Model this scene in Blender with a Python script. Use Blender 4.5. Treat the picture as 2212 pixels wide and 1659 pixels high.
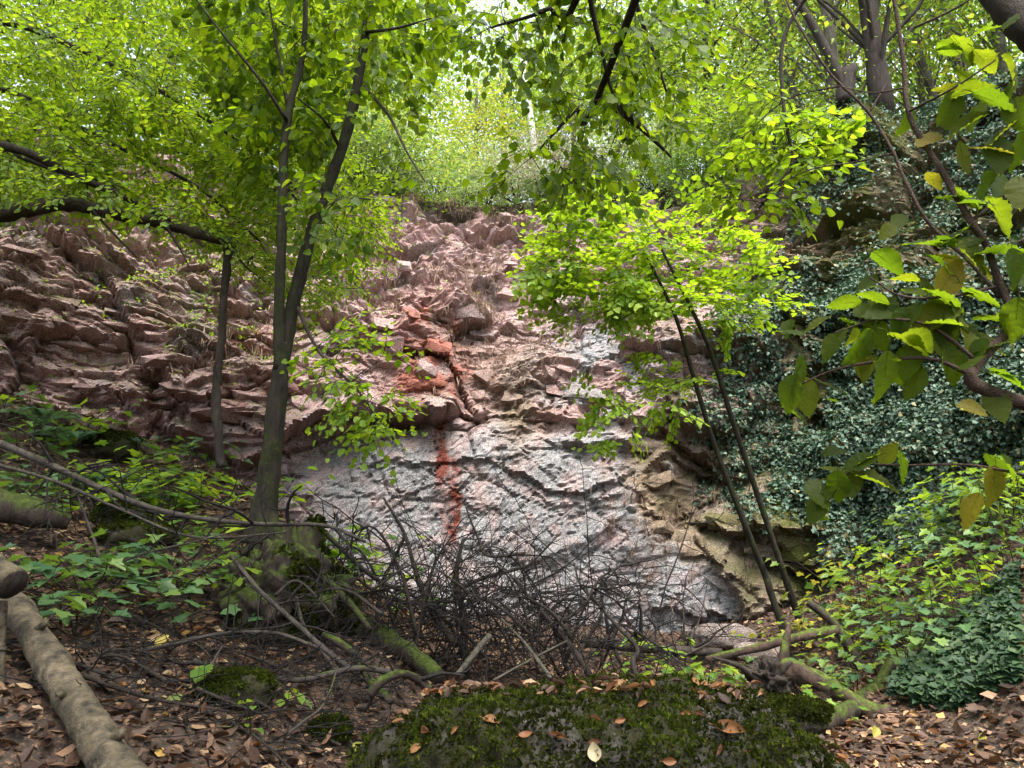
import bpy, math, random
import numpy as np
from mathutils import Vector

# ------------------------------------------------------------------ camera, sky, sun, exposure
scene = bpy.context.scene
for o in list(bpy.data.objects):
    bpy.data.objects.remove(o)
COL = scene.collection
PITCH = math.radians(12.5)
FPX = 1580.0                      # focal length in pixels of a 2212 x 1659 picture
CAM = np.array([0.0, 0.0, 1.55])
cam_data = bpy.data.cameras.new("camera")
cam_data.sensor_fit = 'HORIZONTAL'
cam_data.angle = 2 * math.atan(1106 / FPX)
cam_data.clip_start = 0.05
cam_data.clip_end = 2000
cam = bpy.data.objects.new("camera", cam_data)
COL.objects.link(cam)
cam.location = CAM.tolist()
cam.rotation_euler = (math.radians(90) + PITCH, 0, 0)
scene.camera = cam

SUN_EL, SUN_AZ = 65.0, 160.0       # azimuth measured from +Y (away from the camera), towards +X
world = bpy.data.worlds.new("World")
scene.world = world
world.use_nodes = True
wn = world.node_tree
bg = wn.nodes["Background"]
sky = wn.nodes.new("ShaderNodeTexSky")
sky.sky_type = 'NISHITA'
sky.sun_disc = False
sky.sun_elevation = math.radians(SUN_EL)
sky.sun_rotation = math.radians(SUN_AZ)
sky.air_density = 1.0
sky.dust_density = 4.0
sky.ozone_density = 1.0
hsv = wn.nodes.new("ShaderNodeHueSaturation")      # thin cloud: the blue is washed out
hsv.inputs['Saturation'].default_value = 0.55
wn.links.new(sky.outputs[0], hsv.inputs['Color'])
wn.links.new(hsv.outputs[0], bg.inputs[0])
bg.inputs[1].default_value = 0.15
sun_data = bpy.data.lights.new("sun", 'SUN')
sun_data.energy = 1.2
sun_data.angle = math.radians(28)
sun_data.color = (1.0, 0.95, 0.86)
sun = bpy.data.objects.new("sun", sun_data)
COL.objects.link(sun)
_el, _az = math.radians(SUN_EL), math.radians(SUN_AZ)
_d = Vector((math.cos(_el) * math.sin(_az), math.cos(_el) * math.cos(_az), math.sin(_el)))
sun.rotation_euler = _d.to_track_quat('Z', 'Y').to_euler()
sun.location = (0, 0, 40)
vs = scene.view_settings
vs.view_transform = 'Standard'
vs.look = 'None'
vs.exposure = 2.45
vs.gamma = 1.0
vs.use_curve_mapping = False
cy = scene.cycles
cy.use_denoising = True
cy.denoiser = 'OPENIMAGEDENOISE'
cy.denoising_input_passes = 'RGB_ALBEDO_NORMAL'
cy.denoising_prefilter = 'NONE'
cy.max_bounces = 7
cy.diffuse_bounces = 4
cy.glossy_bounces = 2
cy.transmission_bounces = 5
cy.transparent_max_bounces = 4
cy.caustics_reflective = False
cy.caustics_refractive = False
cy.sample_clamp_indirect = 3

# ------------------------------------------------------------------ helpers
RNG = np.random.default_rng(7)
_f = np.array([0, math.cos(PITCH), math.sin(PITCH)])
_u = np.array([0, -math.sin(PITCH), math.cos(PITCH)])


def P(px, py, Y):
    """the point of the place seen at (px, py) of the 2212 x 1659 picture at Y metres ahead"""
    d = _f + np.array([1., 0, 0]) * ((px - 1106) / FPX) + _u * ((829.5 - py) / FPX)
    return CAM + d * (Y / d[1])


def PX(V):
    """picture coordinates of points (N, 3)"""
    d = np.asarray(V, float) - CAM
    z = np.maximum(d @ _f, 1e-3)
    return 1106 + FPX * d[..., 0] / z, 829.5 - FPX * (d @ _u) / z


def path(*pts):
    return np.array([P(*p) for p in pts])


def nrm(v):
    v = np.asarray(v, float)
    return v / np.maximum(np.linalg.norm(v, axis=-1, keepdims=True), 1e-9)


def _h(ix, iy, iz, seed):
    with np.errstate(over='ignore'):
        h = np.asarray(ix).astype(np.int32).astype(np.uint32) * np.uint32(374761393) + np.asarray(iy).astype(np.int32).astype(np.uint32) * np.uint32(668265263)
        h = h + np.asarray(iz).astype(np.int32).astype(np.uint32) * np.uint32(2147483647) + np.uint32((seed * 1274126177) & 0xffffffff)
        h = (h ^ (h >> np.uint32(13))) * np.uint32(1274126177)
        h = (h ^ (h >> np.uint32(15))) * np.uint32(2246822519)
        return ((h ^ (h >> np.uint32(16))) & np.uint32(0xffffff)).astype(np.float32) * np.float32(1 / 0x1000000)


def vnoise(x, y, z=None, seed=0):
    x = np.asarray(x, float); y = np.asarray(y, float)
    x, y = np.broadcast_arrays(x, y)
    fade = lambda f: f * f * (3 - 2 * f)
    xi, yi = np.floor(x), np.floor(y)
    fx, fy = fade(x - xi), fade(y - yi)
    zero = np.int32(0)

    def layer(zi):
        a, b = _h(xi, yi, zi, seed), _h(xi + 1, yi, zi, seed)
        c, d = _h(xi, yi + 1, zi, seed), _h(xi + 1, yi + 1, zi, seed)
        a = a + (b - a) * fx; c = c + (d - c) * fx
        return a + (c - a) * fy
    if z is None:
        return layer(zero) * 2 - 1
    z = np.asarray(z, float); zi = np.floor(z); fz = fade(z - zi)
    a, b = layer(zi), layer(zi + 1)
    return (a + (b - a) * fz) * 2 - 1


def fbm(x, y, z=None, seed=0, oct=4, gain=.5):
    r, a, f = 0, 1., 1.
    for i in range(oct):
        r = r + a * vnoise(np.asarray(x) * f, np.asarray(y) * f, None if z is None else np.asarray(z) * f, seed + i * 17)
        a *= gain; f *= 2.03
    return r


def facets(x, y, seed, tilt=.6, under=.8):
    """angular blocks: every Voronoi cell is a tilted plane of its own height, proudest at its lower edge; also edge distance"""
    xi, yi = np.floor(x), np.floor(y)
    best = np.full(x.shape, 9e9); sec = best.copy(); val = np.zeros_like(x)
    for dx in (-1, 0, 1):
        for dy in (-1, 0, 1):
            cx, cy_ = xi + dx, yi + dy
            o = np.zeros_like(cx)
            px = cx + _h(cx, cy_, o, seed); py = cy_ + _h(cx, cy_, o, seed + 1)
            d = (x - px) ** 2 + (y - py) ** 2
            v = (_h(cx, cy_, o, seed + 2) * 2 - 1) + tilt * (_h(cx, cy_, o, seed + 3) * 2 - 1) * (x - px) - under * (_h(cx, cy_, o, seed + 4)) * (y - py)
            c = d < best
            sec = np.where(c, best, np.minimum(sec, d))
            val = np.where(c, v, val); best = np.where(c, d, best)
    return val, np.sqrt(sec) - np.sqrt(best)


def trin(x, y, seed):
    """angular relief: heights on a lattice joined by flat triangles with sharp creases"""
    xi, yi = np.floor(x), np.floor(y)
    fx, fy = x - xi, y - yi
    o = np.int32(0)
    a, b, c, d = _h(xi, yi, o, seed), _h(xi + 1, yi, o, seed), _h(xi, yi + 1, o, seed), _h(xi + 1, yi + 1, o, seed)
    return np.where(fx > fy, a + fx * (b - a) + fy * (d - b), a + fy * (c - a) + fx * (d - c)) * 2 - 1


def sstep(a, b, x):
    t = np.clip((x - a) / (b - a), 0, 1)
    return t * t * (3 - 2 * t)


class MB:
    def __init__(self):
        self.v, self.f, self.n = [], [], 0

    def add(self, V, F):
        self.v.append(np.asarray(V, float)); self.f.append(np.asarray(F, np.int64) + self.n); self.n += len(V)
        return self

    def mesh(self, name, base=(0, 0, 0), smooth=True):
        me = bpy.data.meshes.new(name)
        V = np.concatenate(self.v) - np.asarray(base, float)
        me.vertices.add(len(V)); me.vertices.foreach_set("co", V.astype(np.float32).ravel())
        loops = np.concatenate([f.ravel() for f in self.f])
        tot = np.concatenate([np.full(len(f), f.shape[1]) for f in self.f])
        me.loops.add(len(loops)); me.loops.foreach_set("vertex_index", loops.astype(np.int32))
        me.polygons.add(len(tot))
        me.polygons.foreach_set("loop_start", (np.cumsum(tot) - tot).astype(np.int32))
        me.polygons.foreach_set("use_smooth", np.full(len(tot), smooth))
        me.update(calc_edges=True)
        me.validate()
        return me

    def build(self, name, mat, parent=None, smooth=True, kind=None, base=None):
        if base is None:
            base, q = np.zeros(3), parent
            while q is not None:
                base = base + np.array(q.location); q = q.parent
            base = tuple(base)
        me = self.mesh(name, base, smooth)
        return obj(name, me, mat, parent, kind, None if parent is not None else base)


def obj(name, me, mat, parent=None, kind=None, loc=None):
    o = bpy.data.objects.new(name, me)
    if mat is not None and not me.materials:
        me.materials.append(mat)
    COL.objects.link(o)
    if parent is not None:
        o.parent = parent
    if loc is not None:
        o.location = tuple(loc)
    if kind:
        o["kind"] = kind
    return o


def tag(o, label, cat, group=None, kind=None):
    o["label"] = label; o["category"] = cat
    if group: o["group"] = group
    if kind: o["kind"] = kind
    return o


def thing(name, label, cat, loc, group=None):
    o = bpy.data.objects.new(name, None)
    o.empty_display_size = .1
    COL.objects.link(o)
    o.location = tuple(float(c) for c in loc)
    return tag(o, label, cat, group)


def smooth_path(pts, n):
    """Catmull-Rom through pts, n points in all"""
    p = np.asarray(pts, float)
    if len(p) < 2: return p
    q = np.vstack([2 * p[0] - p[1], p, 2 * p[-1] - p[-2]])
    t = np.linspace(0, len(p) - 1 - 1e-6, n)
    i = t.astype(int); f = (t - i)[:, None]
    a, b, c, d = q[i], q[i + 1], q[i + 2], q[i + 3]
    return .5 * (2 * b + (c - a) * f + (2 * a - 5 * b + 4 * c - d) * f ** 2 + (3 * b - a - 3 * c + d) * f ** 3)


def tube(mb, pts, r0, r1=None, n=None, sides=8, rough=.0, seed=0, power=1., cap=True, freq=3.):
    p = smooth_path(pts, n) if n else np.asarray(pts, float)
    m = len(p)
    t = np.linspace(0, 1, m)
    rad = np.interp(t, np.linspace(0, 1, len(r0)), r0) if np.ndim(r0) else r0 + ((r0 if r1 is None else r1) - r0) * t ** power
    T = nrm(np.gradient(p, axis=0))
    ref = np.array([0, 0, 1.]) if abs(T[0][2]) < .9 else np.array([1., 0, 0])
    N = np.zeros_like(p); N[0] = nrm(np.cross(T[0], ref))
    for i in range(1, m):
        N[i] = nrm(N[i - 1] - T[i] * np.dot(N[i - 1], T[i]))
    B = np.cross(T, N)
    a = np.linspace(0, 2 * np.pi, sides, endpoint=False)
    ring = N[:, None, :] * np.cos(a)[None, :, None] + B[:, None, :] * np.sin(a)[None, :, None]
    R = np.repeat(rad[:, None], sides, 1)
    if rough:
        q = p[:, None, :] + ring * rad[:, None, None]
        s = freq / max(float(np.mean(rad)), 1e-4) * .5
        R = R * (1 + rough * fbm(q[..., 0] * s, q[..., 1] * s, q[..., 2] * s * .4, seed, 3))
    V = (p[:, None, :] + ring * R[..., None]).reshape(-1, 3)
    i, j = np.meshgrid(np.arange(m - 1), np.arange(sides), indexing='ij')
    j2 = (j + 1) % sides
    F = np.stack([i * sides + j, i * sides + j2, (i + 1) * sides + j2, (i + 1) * sides + j], -1).reshape(-1, 4)
    mb.add(V, F)
    if cap:
        k = mb.n - len(V)
        mb.f.append(np.array([[k + (m - 1) * sides + x for x in range(sides)]]))
        mb.f.append(np.array([[k + sides - 1 - x for x in range(sides)]]))
    return mb


# leaf outlines: right halves, along x from stalk to tip
HALF = dict(
    oval=[(0, 0), (.25, .25), (.62, .27), (1, 0)],
    heart=[(.02, 0), (-.06, .24), (.22, .45), (.68, .30), (1, 0)],
    ivy=[(.02, 0), (-.12, .34), (.36, .46), (1, 0)],
    ivyleaf=[(0, 0), (.28, .46), (1, 0)],
    kite=[(0, 0), (.42, .31), (1, 0)],
    blade=[(0, 0), (.35, .03), (1, 0)],
    maple=[(.03, 0), (-.16, .34), (.1, .33), (.34, .62), (.5, .27), (.72, .26), (1, 0)],
    slim=[(0, 0), (.3, .13), (.65, .12), (1, 0)],
)


def template(kind, fold=.16, droop=.12):
    h = np.array(HALF[kind], float)
    n = len(h)
    up = np.column_stack([h[:, 0], h[:, 1], h[:, 1] * fold - droop * h[:, 0] ** 2])
    dn = np.column_stack([h[1:-1, 0], -h[1:-1, 1], h[1:-1, 1] * fold - droop * h[1:-1, 0] ** 2])
    V = np.vstack([up, dn])
    A = list(range(n))[::-1]
    B = [0] + list(range(n, n + n - 2)) + [n - 1]
    return V, np.array([A, B])


def frames(d, nm):
    x = nrm(d)
    z = nm - x * np.sum(nm * x, -1, keepdims=True)
    z = nrm(z + 1e-6)
    y = np.cross(z, x)
    return x, y, z


def leaves(mb, kind, pos, d, nm, size, rng=RNG, curl=(.2, 1.6), fold=.16, droop=.12):
    V, F = template(kind, fold, droop)
    pos = np.asarray(pos, float); N = len(pos)
    if N == 0: return mb
    x, y, z = frames(np.asarray(d, float), np.asarray(nm, float))
    s = np.broadcast_to(np.asarray(size, float), (N,))[:, None, None]
    c = rng.uniform(curl[0], curl[1], N)[:, None, None]
    W = pos[:, None, :] + s * (V[None, :, 0:1] * x[:, None, :] + V[None, :, 1:2] * y[:, None, :] + c * V[None, :, 2:3] * z[:, None, :])
    k = len(V)
    FF = (F[None] + (np.arange(N) * k)[:, None, None]).reshape(-1, F.shape[1])
    return mb.add(W.reshape(-1, 3), FF)


# ------------------------------------------------------------------ materials
def new_mat(name):
    m = bpy.data.materials.new(name)
    m.use_nodes = True
    nt = m.node_tree
    return m, nt, nt.nodes["Principled BSDF"], nt.nodes["Material Output"]


def ramp(nt, stops, inp):
    r = nt.nodes.new("ShaderNodeValToRGB")
    el = r.color_ramp.elements
    while len(el) < len(stops): el.new(.5)
    for e, (p, c) in zip(el, stops):
        e.position = p; e.color = (*c, 1)
    nt.links.new(inp, r.inputs[0])
    return r.outputs[0]


def mathn(nt, op, a, b=None, clamp=False):
    n = nt.nodes.new("ShaderNodeMath"); n.operation = op; n.use_clamp = clamp
    for i, v in enumerate((a, b)):
        if v is None: continue
        if hasattr(v, "links"): nt.links.new(v, n.inputs[i])
        else: n.inputs[i].default_value = v
    return n.outputs[0]


def noise(nt, scale, detail=4, rough=.6, coord=None, vscale=None, dist=0.):
    n = nt.nodes.new("ShaderNodeTexNoise")
    n.inputs['Scale'].default_value = scale; n.inputs['Detail'].default_value = detail
    n.inputs['Roughness'].default_value = rough; n.inputs['Distortion'].default_value = dist
    if coord is not None:
        if vscale is not None:
            m = nt.nodes.new("ShaderNodeMapping"); m.inputs['Scale'].default_value = vscale
            nt.links.new(coord, m.inputs[0]); coord = m.outputs[0]
        nt.links.new(coord, n.inputs['Vector'])
    return n.outputs[0]


def mix(nt, fac, a, b, blend='MIX'):
    n = nt.nodes.new("ShaderNodeMix"); n.data_type = 'RGBA'; n.blend_type = blend
    ins = [i for i in n.inputs]
    for sock, v in ((n.inputs[0], fac), (ins[6], a), (ins[7], b)):
        if hasattr(v, "links"): nt.links.new(v, sock)
        elif isinstance(v, (int, float)): sock.default_value = v
        else: sock.default_value = (*v, 1)
    return n.outputs[2]


def coords(nt, which='Object'):
    return nt.nodes.new("ShaderNodeTexCoord").outputs[which]


def attr(nt, name):
    a = nt.nodes.new("ShaderNodeAttribute"); a.attribute_name = name
    return a.outputs['Fac']


def bump(nt, bsdf, height, strength=.5, dist=.02):
    b = nt.nodes.new("ShaderNodeBump"); b.inputs['Strength'].default_value = strength; b.inputs['Distance'].default_value = dist
    nt.links.new(height, b.inputs['Height']); nt.links.new(b.outputs[0], bsdf.inputs['Normal'])


def leaf_mat(name, stops, tstops, trans=.45, rough=.45, spec=.35, spots=0., patch=0.):
    """stops: blade colours, tstops: colours of light coming through the blade"""
    m, nt, b, out = new_mat(name)
    g = nt.nodes.new("ShaderNodeNewGeometry"); oi = nt.nodes.new("ShaderNodeObjectInfo")
    r = mathn(nt, 'FRACT', mathn(nt, 'ADD', g.outputs['Random Per Island'], oi.outputs['Random']))
    c = ramp(nt, stops, r); t = ramp(nt, tstops, r)
    n = noise(nt, 60 if not spots else 45, 3, .6, coords(nt, 'Object'))
    v = ramp(nt, [(.3, (.78, .78, .78)), (.7, (1.15, 1.15, 1.1))], n)
    c = mix(nt, 1., c, v, 'MULTIPLY'); t = mix(nt, 1., t, v, 'MULTIPLY')
    if patch:
        pv = ramp(nt, [(.36, (.30, .26, .22)), (.52, (.8, .75, .7)), (.68, (1.5, 1.45, 1.2))], noise(nt, patch, 4, .65, coords(nt, 'Object')))
        c = mix(nt, 1., c, pv, 'MULTIPLY'); t = mix(nt, 1., t, pv, 'MULTIPLY')
    if spots:
        f = ramp(nt, [(.56, (0, 0, 0)), (.68, (spots,) * 3)], noise(nt, 28, 4, .7, coords(nt, 'Object')))
        c = mix(nt, f, c, (.10, .045, .015)); t = mix(nt, f, t, (.05, .02, .005))
    nt.links.new(c, b.inputs['Base Color'])
    b.inputs['Roughness'].default_value = rough
    b.inputs['Specular IOR Level'].default_value = spec
    tr = nt.nodes.new("ShaderNodeBsdfTranslucent"); nt.links.new(t, tr.inputs[0])
    mx = nt.nodes.new("ShaderNodeMixShader"); mx.inputs[0].default_value = trans
    nt.links.new(b.outputs[0], mx.inputs[1]); nt.links.new(tr.outputs[0], mx.inputs[2])
    nt.links.new(mx.outputs[0], out.inputs['Surface'])
    return m


def bark_mat(name, dark, light, moss=.0, scale=14., mosscol=(.036, .05, .008), upward=.25, stretch=.25, rough=.85, dist=1.):
    m, nt, b, out = new_mat(name)
    co = coords(nt, 'Object')
    n1 = noise(nt, scale, 6, .65, co, (1, 1, stretch), dist)
    n2 = noise(nt, scale * .22, 3, .6, co)
    c = ramp(nt, [(.32, dark), (.55, tuple((a + d) / 2 for a, d in zip(dark, light))), (.75, light)], n1)
    c = mix(nt, 1., c, ramp(nt, [(.3, (.65, .65, .65)), (.7, (1.2, 1.2, 1.2))], n2), 'MULTIPLY')
    if moss:
        g = nt.nodes.new("ShaderNodeNewGeometry"); sx = nt.nodes.new("ShaderNodeSeparateXYZ")
        nt.links.new(g.outputs['Normal'], sx.inputs[0])
        w = mathn(nt, 'ADD', mathn(nt, 'MULTIPLY', sx.outputs[2], upward), noise(nt, scale * .35, 5, .7, co))
        f = ramp(nt, [(.76 - moss * .38, (0, 0, 0)), (.90 - moss * .36, (1, 1, 1))], w)
        mc = mix(nt, ramp(nt, [(.35, (0, 0, 0)), (.68, (1, 1, 1))], noise(nt, 26, 4, .7, co)), tuple(x * .35 for x in mosscol), tuple(x * 1.7 for x in mosscol))
        c = mix(nt, f, c, mc)
    nt.links.new(c, b.inputs['Base Color'])
    b.inputs['Roughness'].default_value = rough; b.inputs['Specular IOR Level'].default_value = .2
    bump(nt, b, mathn(nt, 'ADD', n1, mathn(nt, 'MULTIPLY', noise(nt, scale * 4, 3, .6, co), .5)), .8, .02)
    return m


def plain_mat(name, col, rough=.8):
    m, nt, b, out = new_mat(name)
    c = mix(nt, noise(nt, 25, 4, .6, coords(nt)), tuple(x * .6 for x in col), tuple(x * 1.3 for x in col))
    nt.links.new(c, b.inputs['Base Color']); b.inputs['Roughness'].default_value = rough
    b.inputs['Specular IOR Level'].default_value = .25
    return m

# ------------------------------------------------------------------ the ground
CTRL = [  # picture x, picture y, metres ahead -> a point of the ground
    (60, 1640, 3.6), (300, 1655, 4.0), (550, 1650, 4.5), (750, 1655, 4.9),
    (100, 1330, 5.2), (330, 1400, 5.4), (550, 1420, 5.8), (720, 1400, 6.2),
    (40, 1180, 6.4), (300, 1230, 6.6), (80, 1050, 8.0), (300, 1080, 8.0), (250, 930, 9.6), (450, 1010, 9.6), (620, 1120, 8.6),
    (30, 860, 9.5), (-500, 900, 6.5), (-600, 1300, 4),
    (900, 1480, 7.0), (1100, 1440, 8.5), (1100, 1420, 11.5), (760, 1330, 11), (1400, 1430, 11.5), (1350, 1480, 8),
    (1700, 1500, 8.0), (1750, 1620, 5.8), (1950, 1600, 6.0), (2100, 1655, 5.5), (1640, 1430, 10.5), (1880, 1480, 7.6),
    (2060, 1500, 6.3), (2180, 1440, 6.0), (2110, 1340, 7.6), (1900, 1390, 8.8), (2200, 1250, 7.2), (1850, 1300, 10.2), (2100, 1190, 9), (2600, 1150, 5.6), (2700, 1350, 4),
]
_cp = np.array([P(*c) for c in CTRL] + [(0, 0, 0.), (-1.5, 1, .15), (1.5, 1, -.05), (-4, 0, .6), (4, 0, .3), (0, -4, 0), (-8, -3, 1.5), (8, -3, 1.5), (0, 2.6, .05), (.8, 4, .0), (-12, 4, 3.5), (12, 4, 3.5), (-10, 9, 4.2)])
_A = np.linalg.norm(_cp[:, None, :2] - _cp[None, :, :2], axis=-1)
_w = np.linalg.solve(_A + np.eye(len(_cp)) * .25, _cp[:, 2] - _cp[:, 2].mean())


def ground_z(x, y, fine=True):
    x = np.asarray(x, float); y = np.asarray(y, float)
    d = np.sqrt((x[..., None] - _cp[:, 0]) ** 2 + (y[..., None] - _cp[:, 1]) ** 2 + .15)
    z = d @ _w + _cp[:, 2].mean()
    if fine:
        z = z + .10 * fbm(x * .9, y * .9, None, 3, 4) + .018 * fbm(x * 7, y * 7, None, 9, 3)
    return z


def ground_normal(x, y):
    e = .05
    zx = (ground_z(x + e, y, False) - ground_z(x - e, y, False)) / (2 * e)
    zy = (ground_z(x, y + e, False) - ground_z(x, y - e, False)) / (2 * e)
    return nrm(np.stack([-zx, -zy, np.ones_like(zx)], -1))


m, nt, b, out = new_mat("forest_soil")
co = coords(nt)
c = ramp(nt, [(.3, (.014, .009, .006)), (.55, (.035, .022, .014)), (.75, (.06, .038, .025))], noise(nt, 9, 6, .7, co))
c = mix(nt, ramp(nt, [(.52, (0, 0, 0)), (.62, (.8, .8, .8))], noise(nt, 38, 3, .6, co)), c, (.14, .075, .04))
c = mix(nt, ramp(nt, [(.60, (0, 0, 0)), (.72, (.8, .8, .8))], noise(nt, 1.7, 5, .7, co)), c, (.035, .055, .012))
nt.links.new(c, b.inputs['Base Color']); b.inputs['Roughness'].default_value = .9
bump(nt, b, noise(nt, 30, 5, .7, co), .8, .03)
SOIL = m
gx = np.concatenate([np.linspace(-60, -9, 16), np.linspace(-8.8, 8.8, 180), np.linspace(9, 60, 16)])
gy = np.concatenate([np.linspace(-60, -3, 14), np.linspace(-2.5, 2.8, 20), np.linspace(2.9, 13.5, 135), np.linspace(14, 60, 10)])
GX, GY = np.meshgrid(gx, gy, indexing='ij')
GZ = ground_z(GX, GY)
GZ = np.where(GY > 13.5, np.minimum(GZ, .5), GZ)
i, j = np.meshgrid(np.arange(len(gx) - 1), np.arange(len(gy) - 1), indexing='ij')
n2 = len(gy)
F = np.stack([i * n2 + j, (i + 1) * n2 + j, (i + 1) * n2 + j + 1, i * n2 + j + 1], -1).reshape(-1, 4)
g = MB().add(np.stack([GX, GY, GZ], -1).reshape(-1, 3), F).build("ground", SOIL, kind="structure")
g["label"] = "dark forest floor of soil and leaf litter below the rock wall"

# ------------------------------------------------------------------ the quarry cliff
BASE = np.array([(-17, 2), (-14, 5.5), (-10.5, 8.6), (-6.6, 11.0), (-2.5, 12.5), (1.2, 12.9), (3.9, 12.2), (5.7, 10.8), (7.2, 8.6), (8.4, 6), (9.6, 3), (11, -1)], float)
PROF = {  # column position 0..1 along the wall -> (back, height) stations
    0.00: [(-.2, -.8), (.6, 4.2), (2.0, 7.4), (4.6, 10.4), (10, 13.5), (22, 19)],
    0.30: [(-.2, -.8), (.7, 4.3), (2.0, 7.0), (4.4, 9.9), (9, 12.8), (22, 19)],
    0.42: [(-.1, -.8), (.3, 3.9), (1.9, 6.5), (4.2, 9.6), (8, 12.3), (22, 19)],
    0.52: [(-.1, -.8), (.5, 3.9), (1.9, 6.4), (4.3, 9.4), (8, 11.8), (22, 18)],
    0.62: [(-.3, -.8), (.8, 4.0), (2.1, 6.8), (4.2, 9.9), (8, 12.2), (22, 16)],
    0.70: [(-.3, -.8), (.5, 3.9), (2.2, 7.0), (4.2, 10.3), (7, 11.6), (22, 14)],
    0.78: [(-.3, -.8), (.5, 4.2), (2.2, 7.0), (4.0, 10.6), (6.5, 11.2), (22, 13)],
    1.00: [(-.3, -.8), (.6, 4.2), (2.2, 7.0), (4.0, 10.2), (7, 11.2), (22, 13)],
}
seg = np.linalg.norm(np.diff(BASE, axis=0), axis=1)
bl = np.concatenate([[0], np.cumsum(seg)]); LEN = bl[-1]
NS, NT = 860, 430
# columns are dense where the picture looks
ss = np.concatenate([np.linspace(0, .16, 40, endpoint=False), np.linspace(.16, .80, 640, endpoint=False), np.linspace(.80, 1, 50)])
NS = len(ss)
dense = smooth_path(BASE, 400)
dl = np.concatenate([[0], np.cumsum(np.linalg.norm(np.diff(dense, axis=0), axis=1))]); dl /= dl[-1]
bx = np.interp(ss, dl, dense[:, 0]); by = np.interp(ss, dl, dense[:, 1])
tx, ty = np.gradient(bx, ss), np.gradient(by, ss)
tl = np.hypot(tx, ty); tx, ty = tx / tl, ty / tl
k = np.ones(61) / 61
nx, ny = -ty, tx           # points back, away from the quarry floor
tt = np.concatenate([np.linspace(0, 3, 350, endpoint=False), np.linspace(3, 4, 44, endpoint=False), np.linspace(4, 5, 16)])
NT = len(tt)
keys = sorted(PROF)
stat = np.array([PROF[k_] for k_ in keys])      # (K, 6, 2)
prof = np.stack([[np.interp(ss, keys, stat[:, a, c_]) for c_ in (0, 1)] for a in range(6)])   # (6, 2, NS)
wl = np.concatenate([[0], np.cumsum(np.hypot(np.diff(stat[3, :, 0]), np.diff(stat[3, :, 1])))])


def smooth_station(tt, c_):
    i_ = np.minimum(tt.astype(int), 4); f_ = tt - i_
    a0 = prof[np.maximum(i_ - 1, 0), c_]; a1 = prof[i_, c_]; a2 = prof[i_ + 1, c_]; a3 = prof[np.minimum(i_ + 2, 5), c_]
    f_ = f_[:, None]
    lin = a1 + (a2 - a1) * f_
    cat = .5 * (2 * a1 + (a2 - a0) * f_ + (2 * a0 - 5 * a1 + 4 * a2 - a3) * f_ ** 2 + (3 * a1 - a0 - 3 * a2 + a3) * f_ ** 3)
    return .5 * lin + .5 * cat


BACK = smooth_station(tt, 0).T; HGT = smooth_station(tt, 1).T       # (NS, NT)
S_ = np.repeat((ss * LEN)[:, None], NT, 1)
W_ = np.repeat(np.interp(tt, range(6), wl)[None], NS, 0)
V = np.stack([bx[:, None] + nx[:, None] * BACK, by[:, None] + ny[:, None] * BACK, HGT], -1)
qx, qy = PX(V.reshape(-1, 3)); qx = qx.reshape(NS, NT); qy = qy.reshape(NS, NT)
# outward direction
dW = np.gradient(V, axis=1); dS = np.gradient(V, axis=0)
NRM = nrm(np.cross(dS, dW))
NRM = np.where((NRM[..., 1:2] * -1 + NRM[..., 2:3] * .5) < 0, -NRM, NRM)
OUT = nrm(NRM * np.array([1, 1, .55]))
ws = S_ + .03 * trin(S_ * 1.3, W_ * 1.1, 22) + .012 * fbm(S_ * 7, W_ * 7, None, 24, 2)
ww = W_ + .03 * trin(S_ * 1.1, W_ * 1.3, 32) + .012 * fbm(S_ * 7, W_ * 7, None, 34, 2)
b1, e1 = facets(ws / 1.6 + .15 * ww, ww / 1.15, 41, .9, .9)
b2, e2 = facets(ws / .62 + .25 * ww, ww / .46 - .12 * ws, 51, 1.1, 1.1)
b3, e3 = facets(ws / .24, ww / .17 + .35 * ws, 61, 1.0, 1.0)
b4, e4 = facets(ws / .10, ww / .065 - .3 * ws, 71, .8, .9)
sv = ww / .52 + .1 * ws + .25 * vnoise(S_ * .5, W_ * .1, None, 81)
saw = 1 - (sv - np.floor(sv))
sv2 = ww / .19 - .06 * ws + .5 * vnoise(S_ * .9, W_ * .4, None, 83)
saw2 = 1 - (sv2 - np.floor(sv2))
lines = vnoise(S_ * .8, W_ * .8, None, 91)
# where things are on the wall, in picture columns and rows
grey = sstep(880, 960, qy + 26 * fbm(qx / 90, qy / 90, None, 101, 3)) * sstep(600, 720, qx)
gup = np.exp(-((qx - 1290 - (880 - qy) * .25) / 150) ** 2) * sstep(640, 760, qy) * (1 - sstep(880, 960, qy))
gtop = np.exp(-((qx - 1290) / 130) ** 2 - ((qy - 560) / 120) ** 2) * .7
gpat = sstep(-.1, .35, fbm(qx / 60, qy / 45, None, 103, 4))
grey = np.clip(grey + (gup * 1.1 + gtop) * gpat, 0, 1)
right = sstep(-45, 45, qx - np.interp(qy, [0, 900, 1050, 1150, 1250, 1340], [1410, 1410, 1390, 1440, 1540, 1640]) + 60 * fbm(qx / 60, qy / 60, None, 105, 4))
tan = right * sstep(820, 980, qy)
rough_top = (1 - sstep(560, 760, qy))
left = 1 - sstep(560, 720, qx)
flat = grey * (1 - right)
D = (.36 - .26 * flat) * fbm(S_ * .42, W_ * .5, None, 111, 3)
t1 = trin(ws / 1.35 + .35 * ww, ww / 1.05 - .2 * ws, 401)
t2 = trin(ws / .50 - .5 * ww, ww / .42 + .3 * ws, 402)
t3 = trin(ws / .21 + 1.1 * ww, ww / .17 - .6 * ws, 403)
t4 = trin(ws / .085 - 2.0 * ww, ww / .07 + 1.5 * ws, 404)
am = .3 + 1.0 * sstep(-.35, .45, trin(S_ * .75 + .3 * W_, W_ * .95, 407) + .5 * rough_top)
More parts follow.
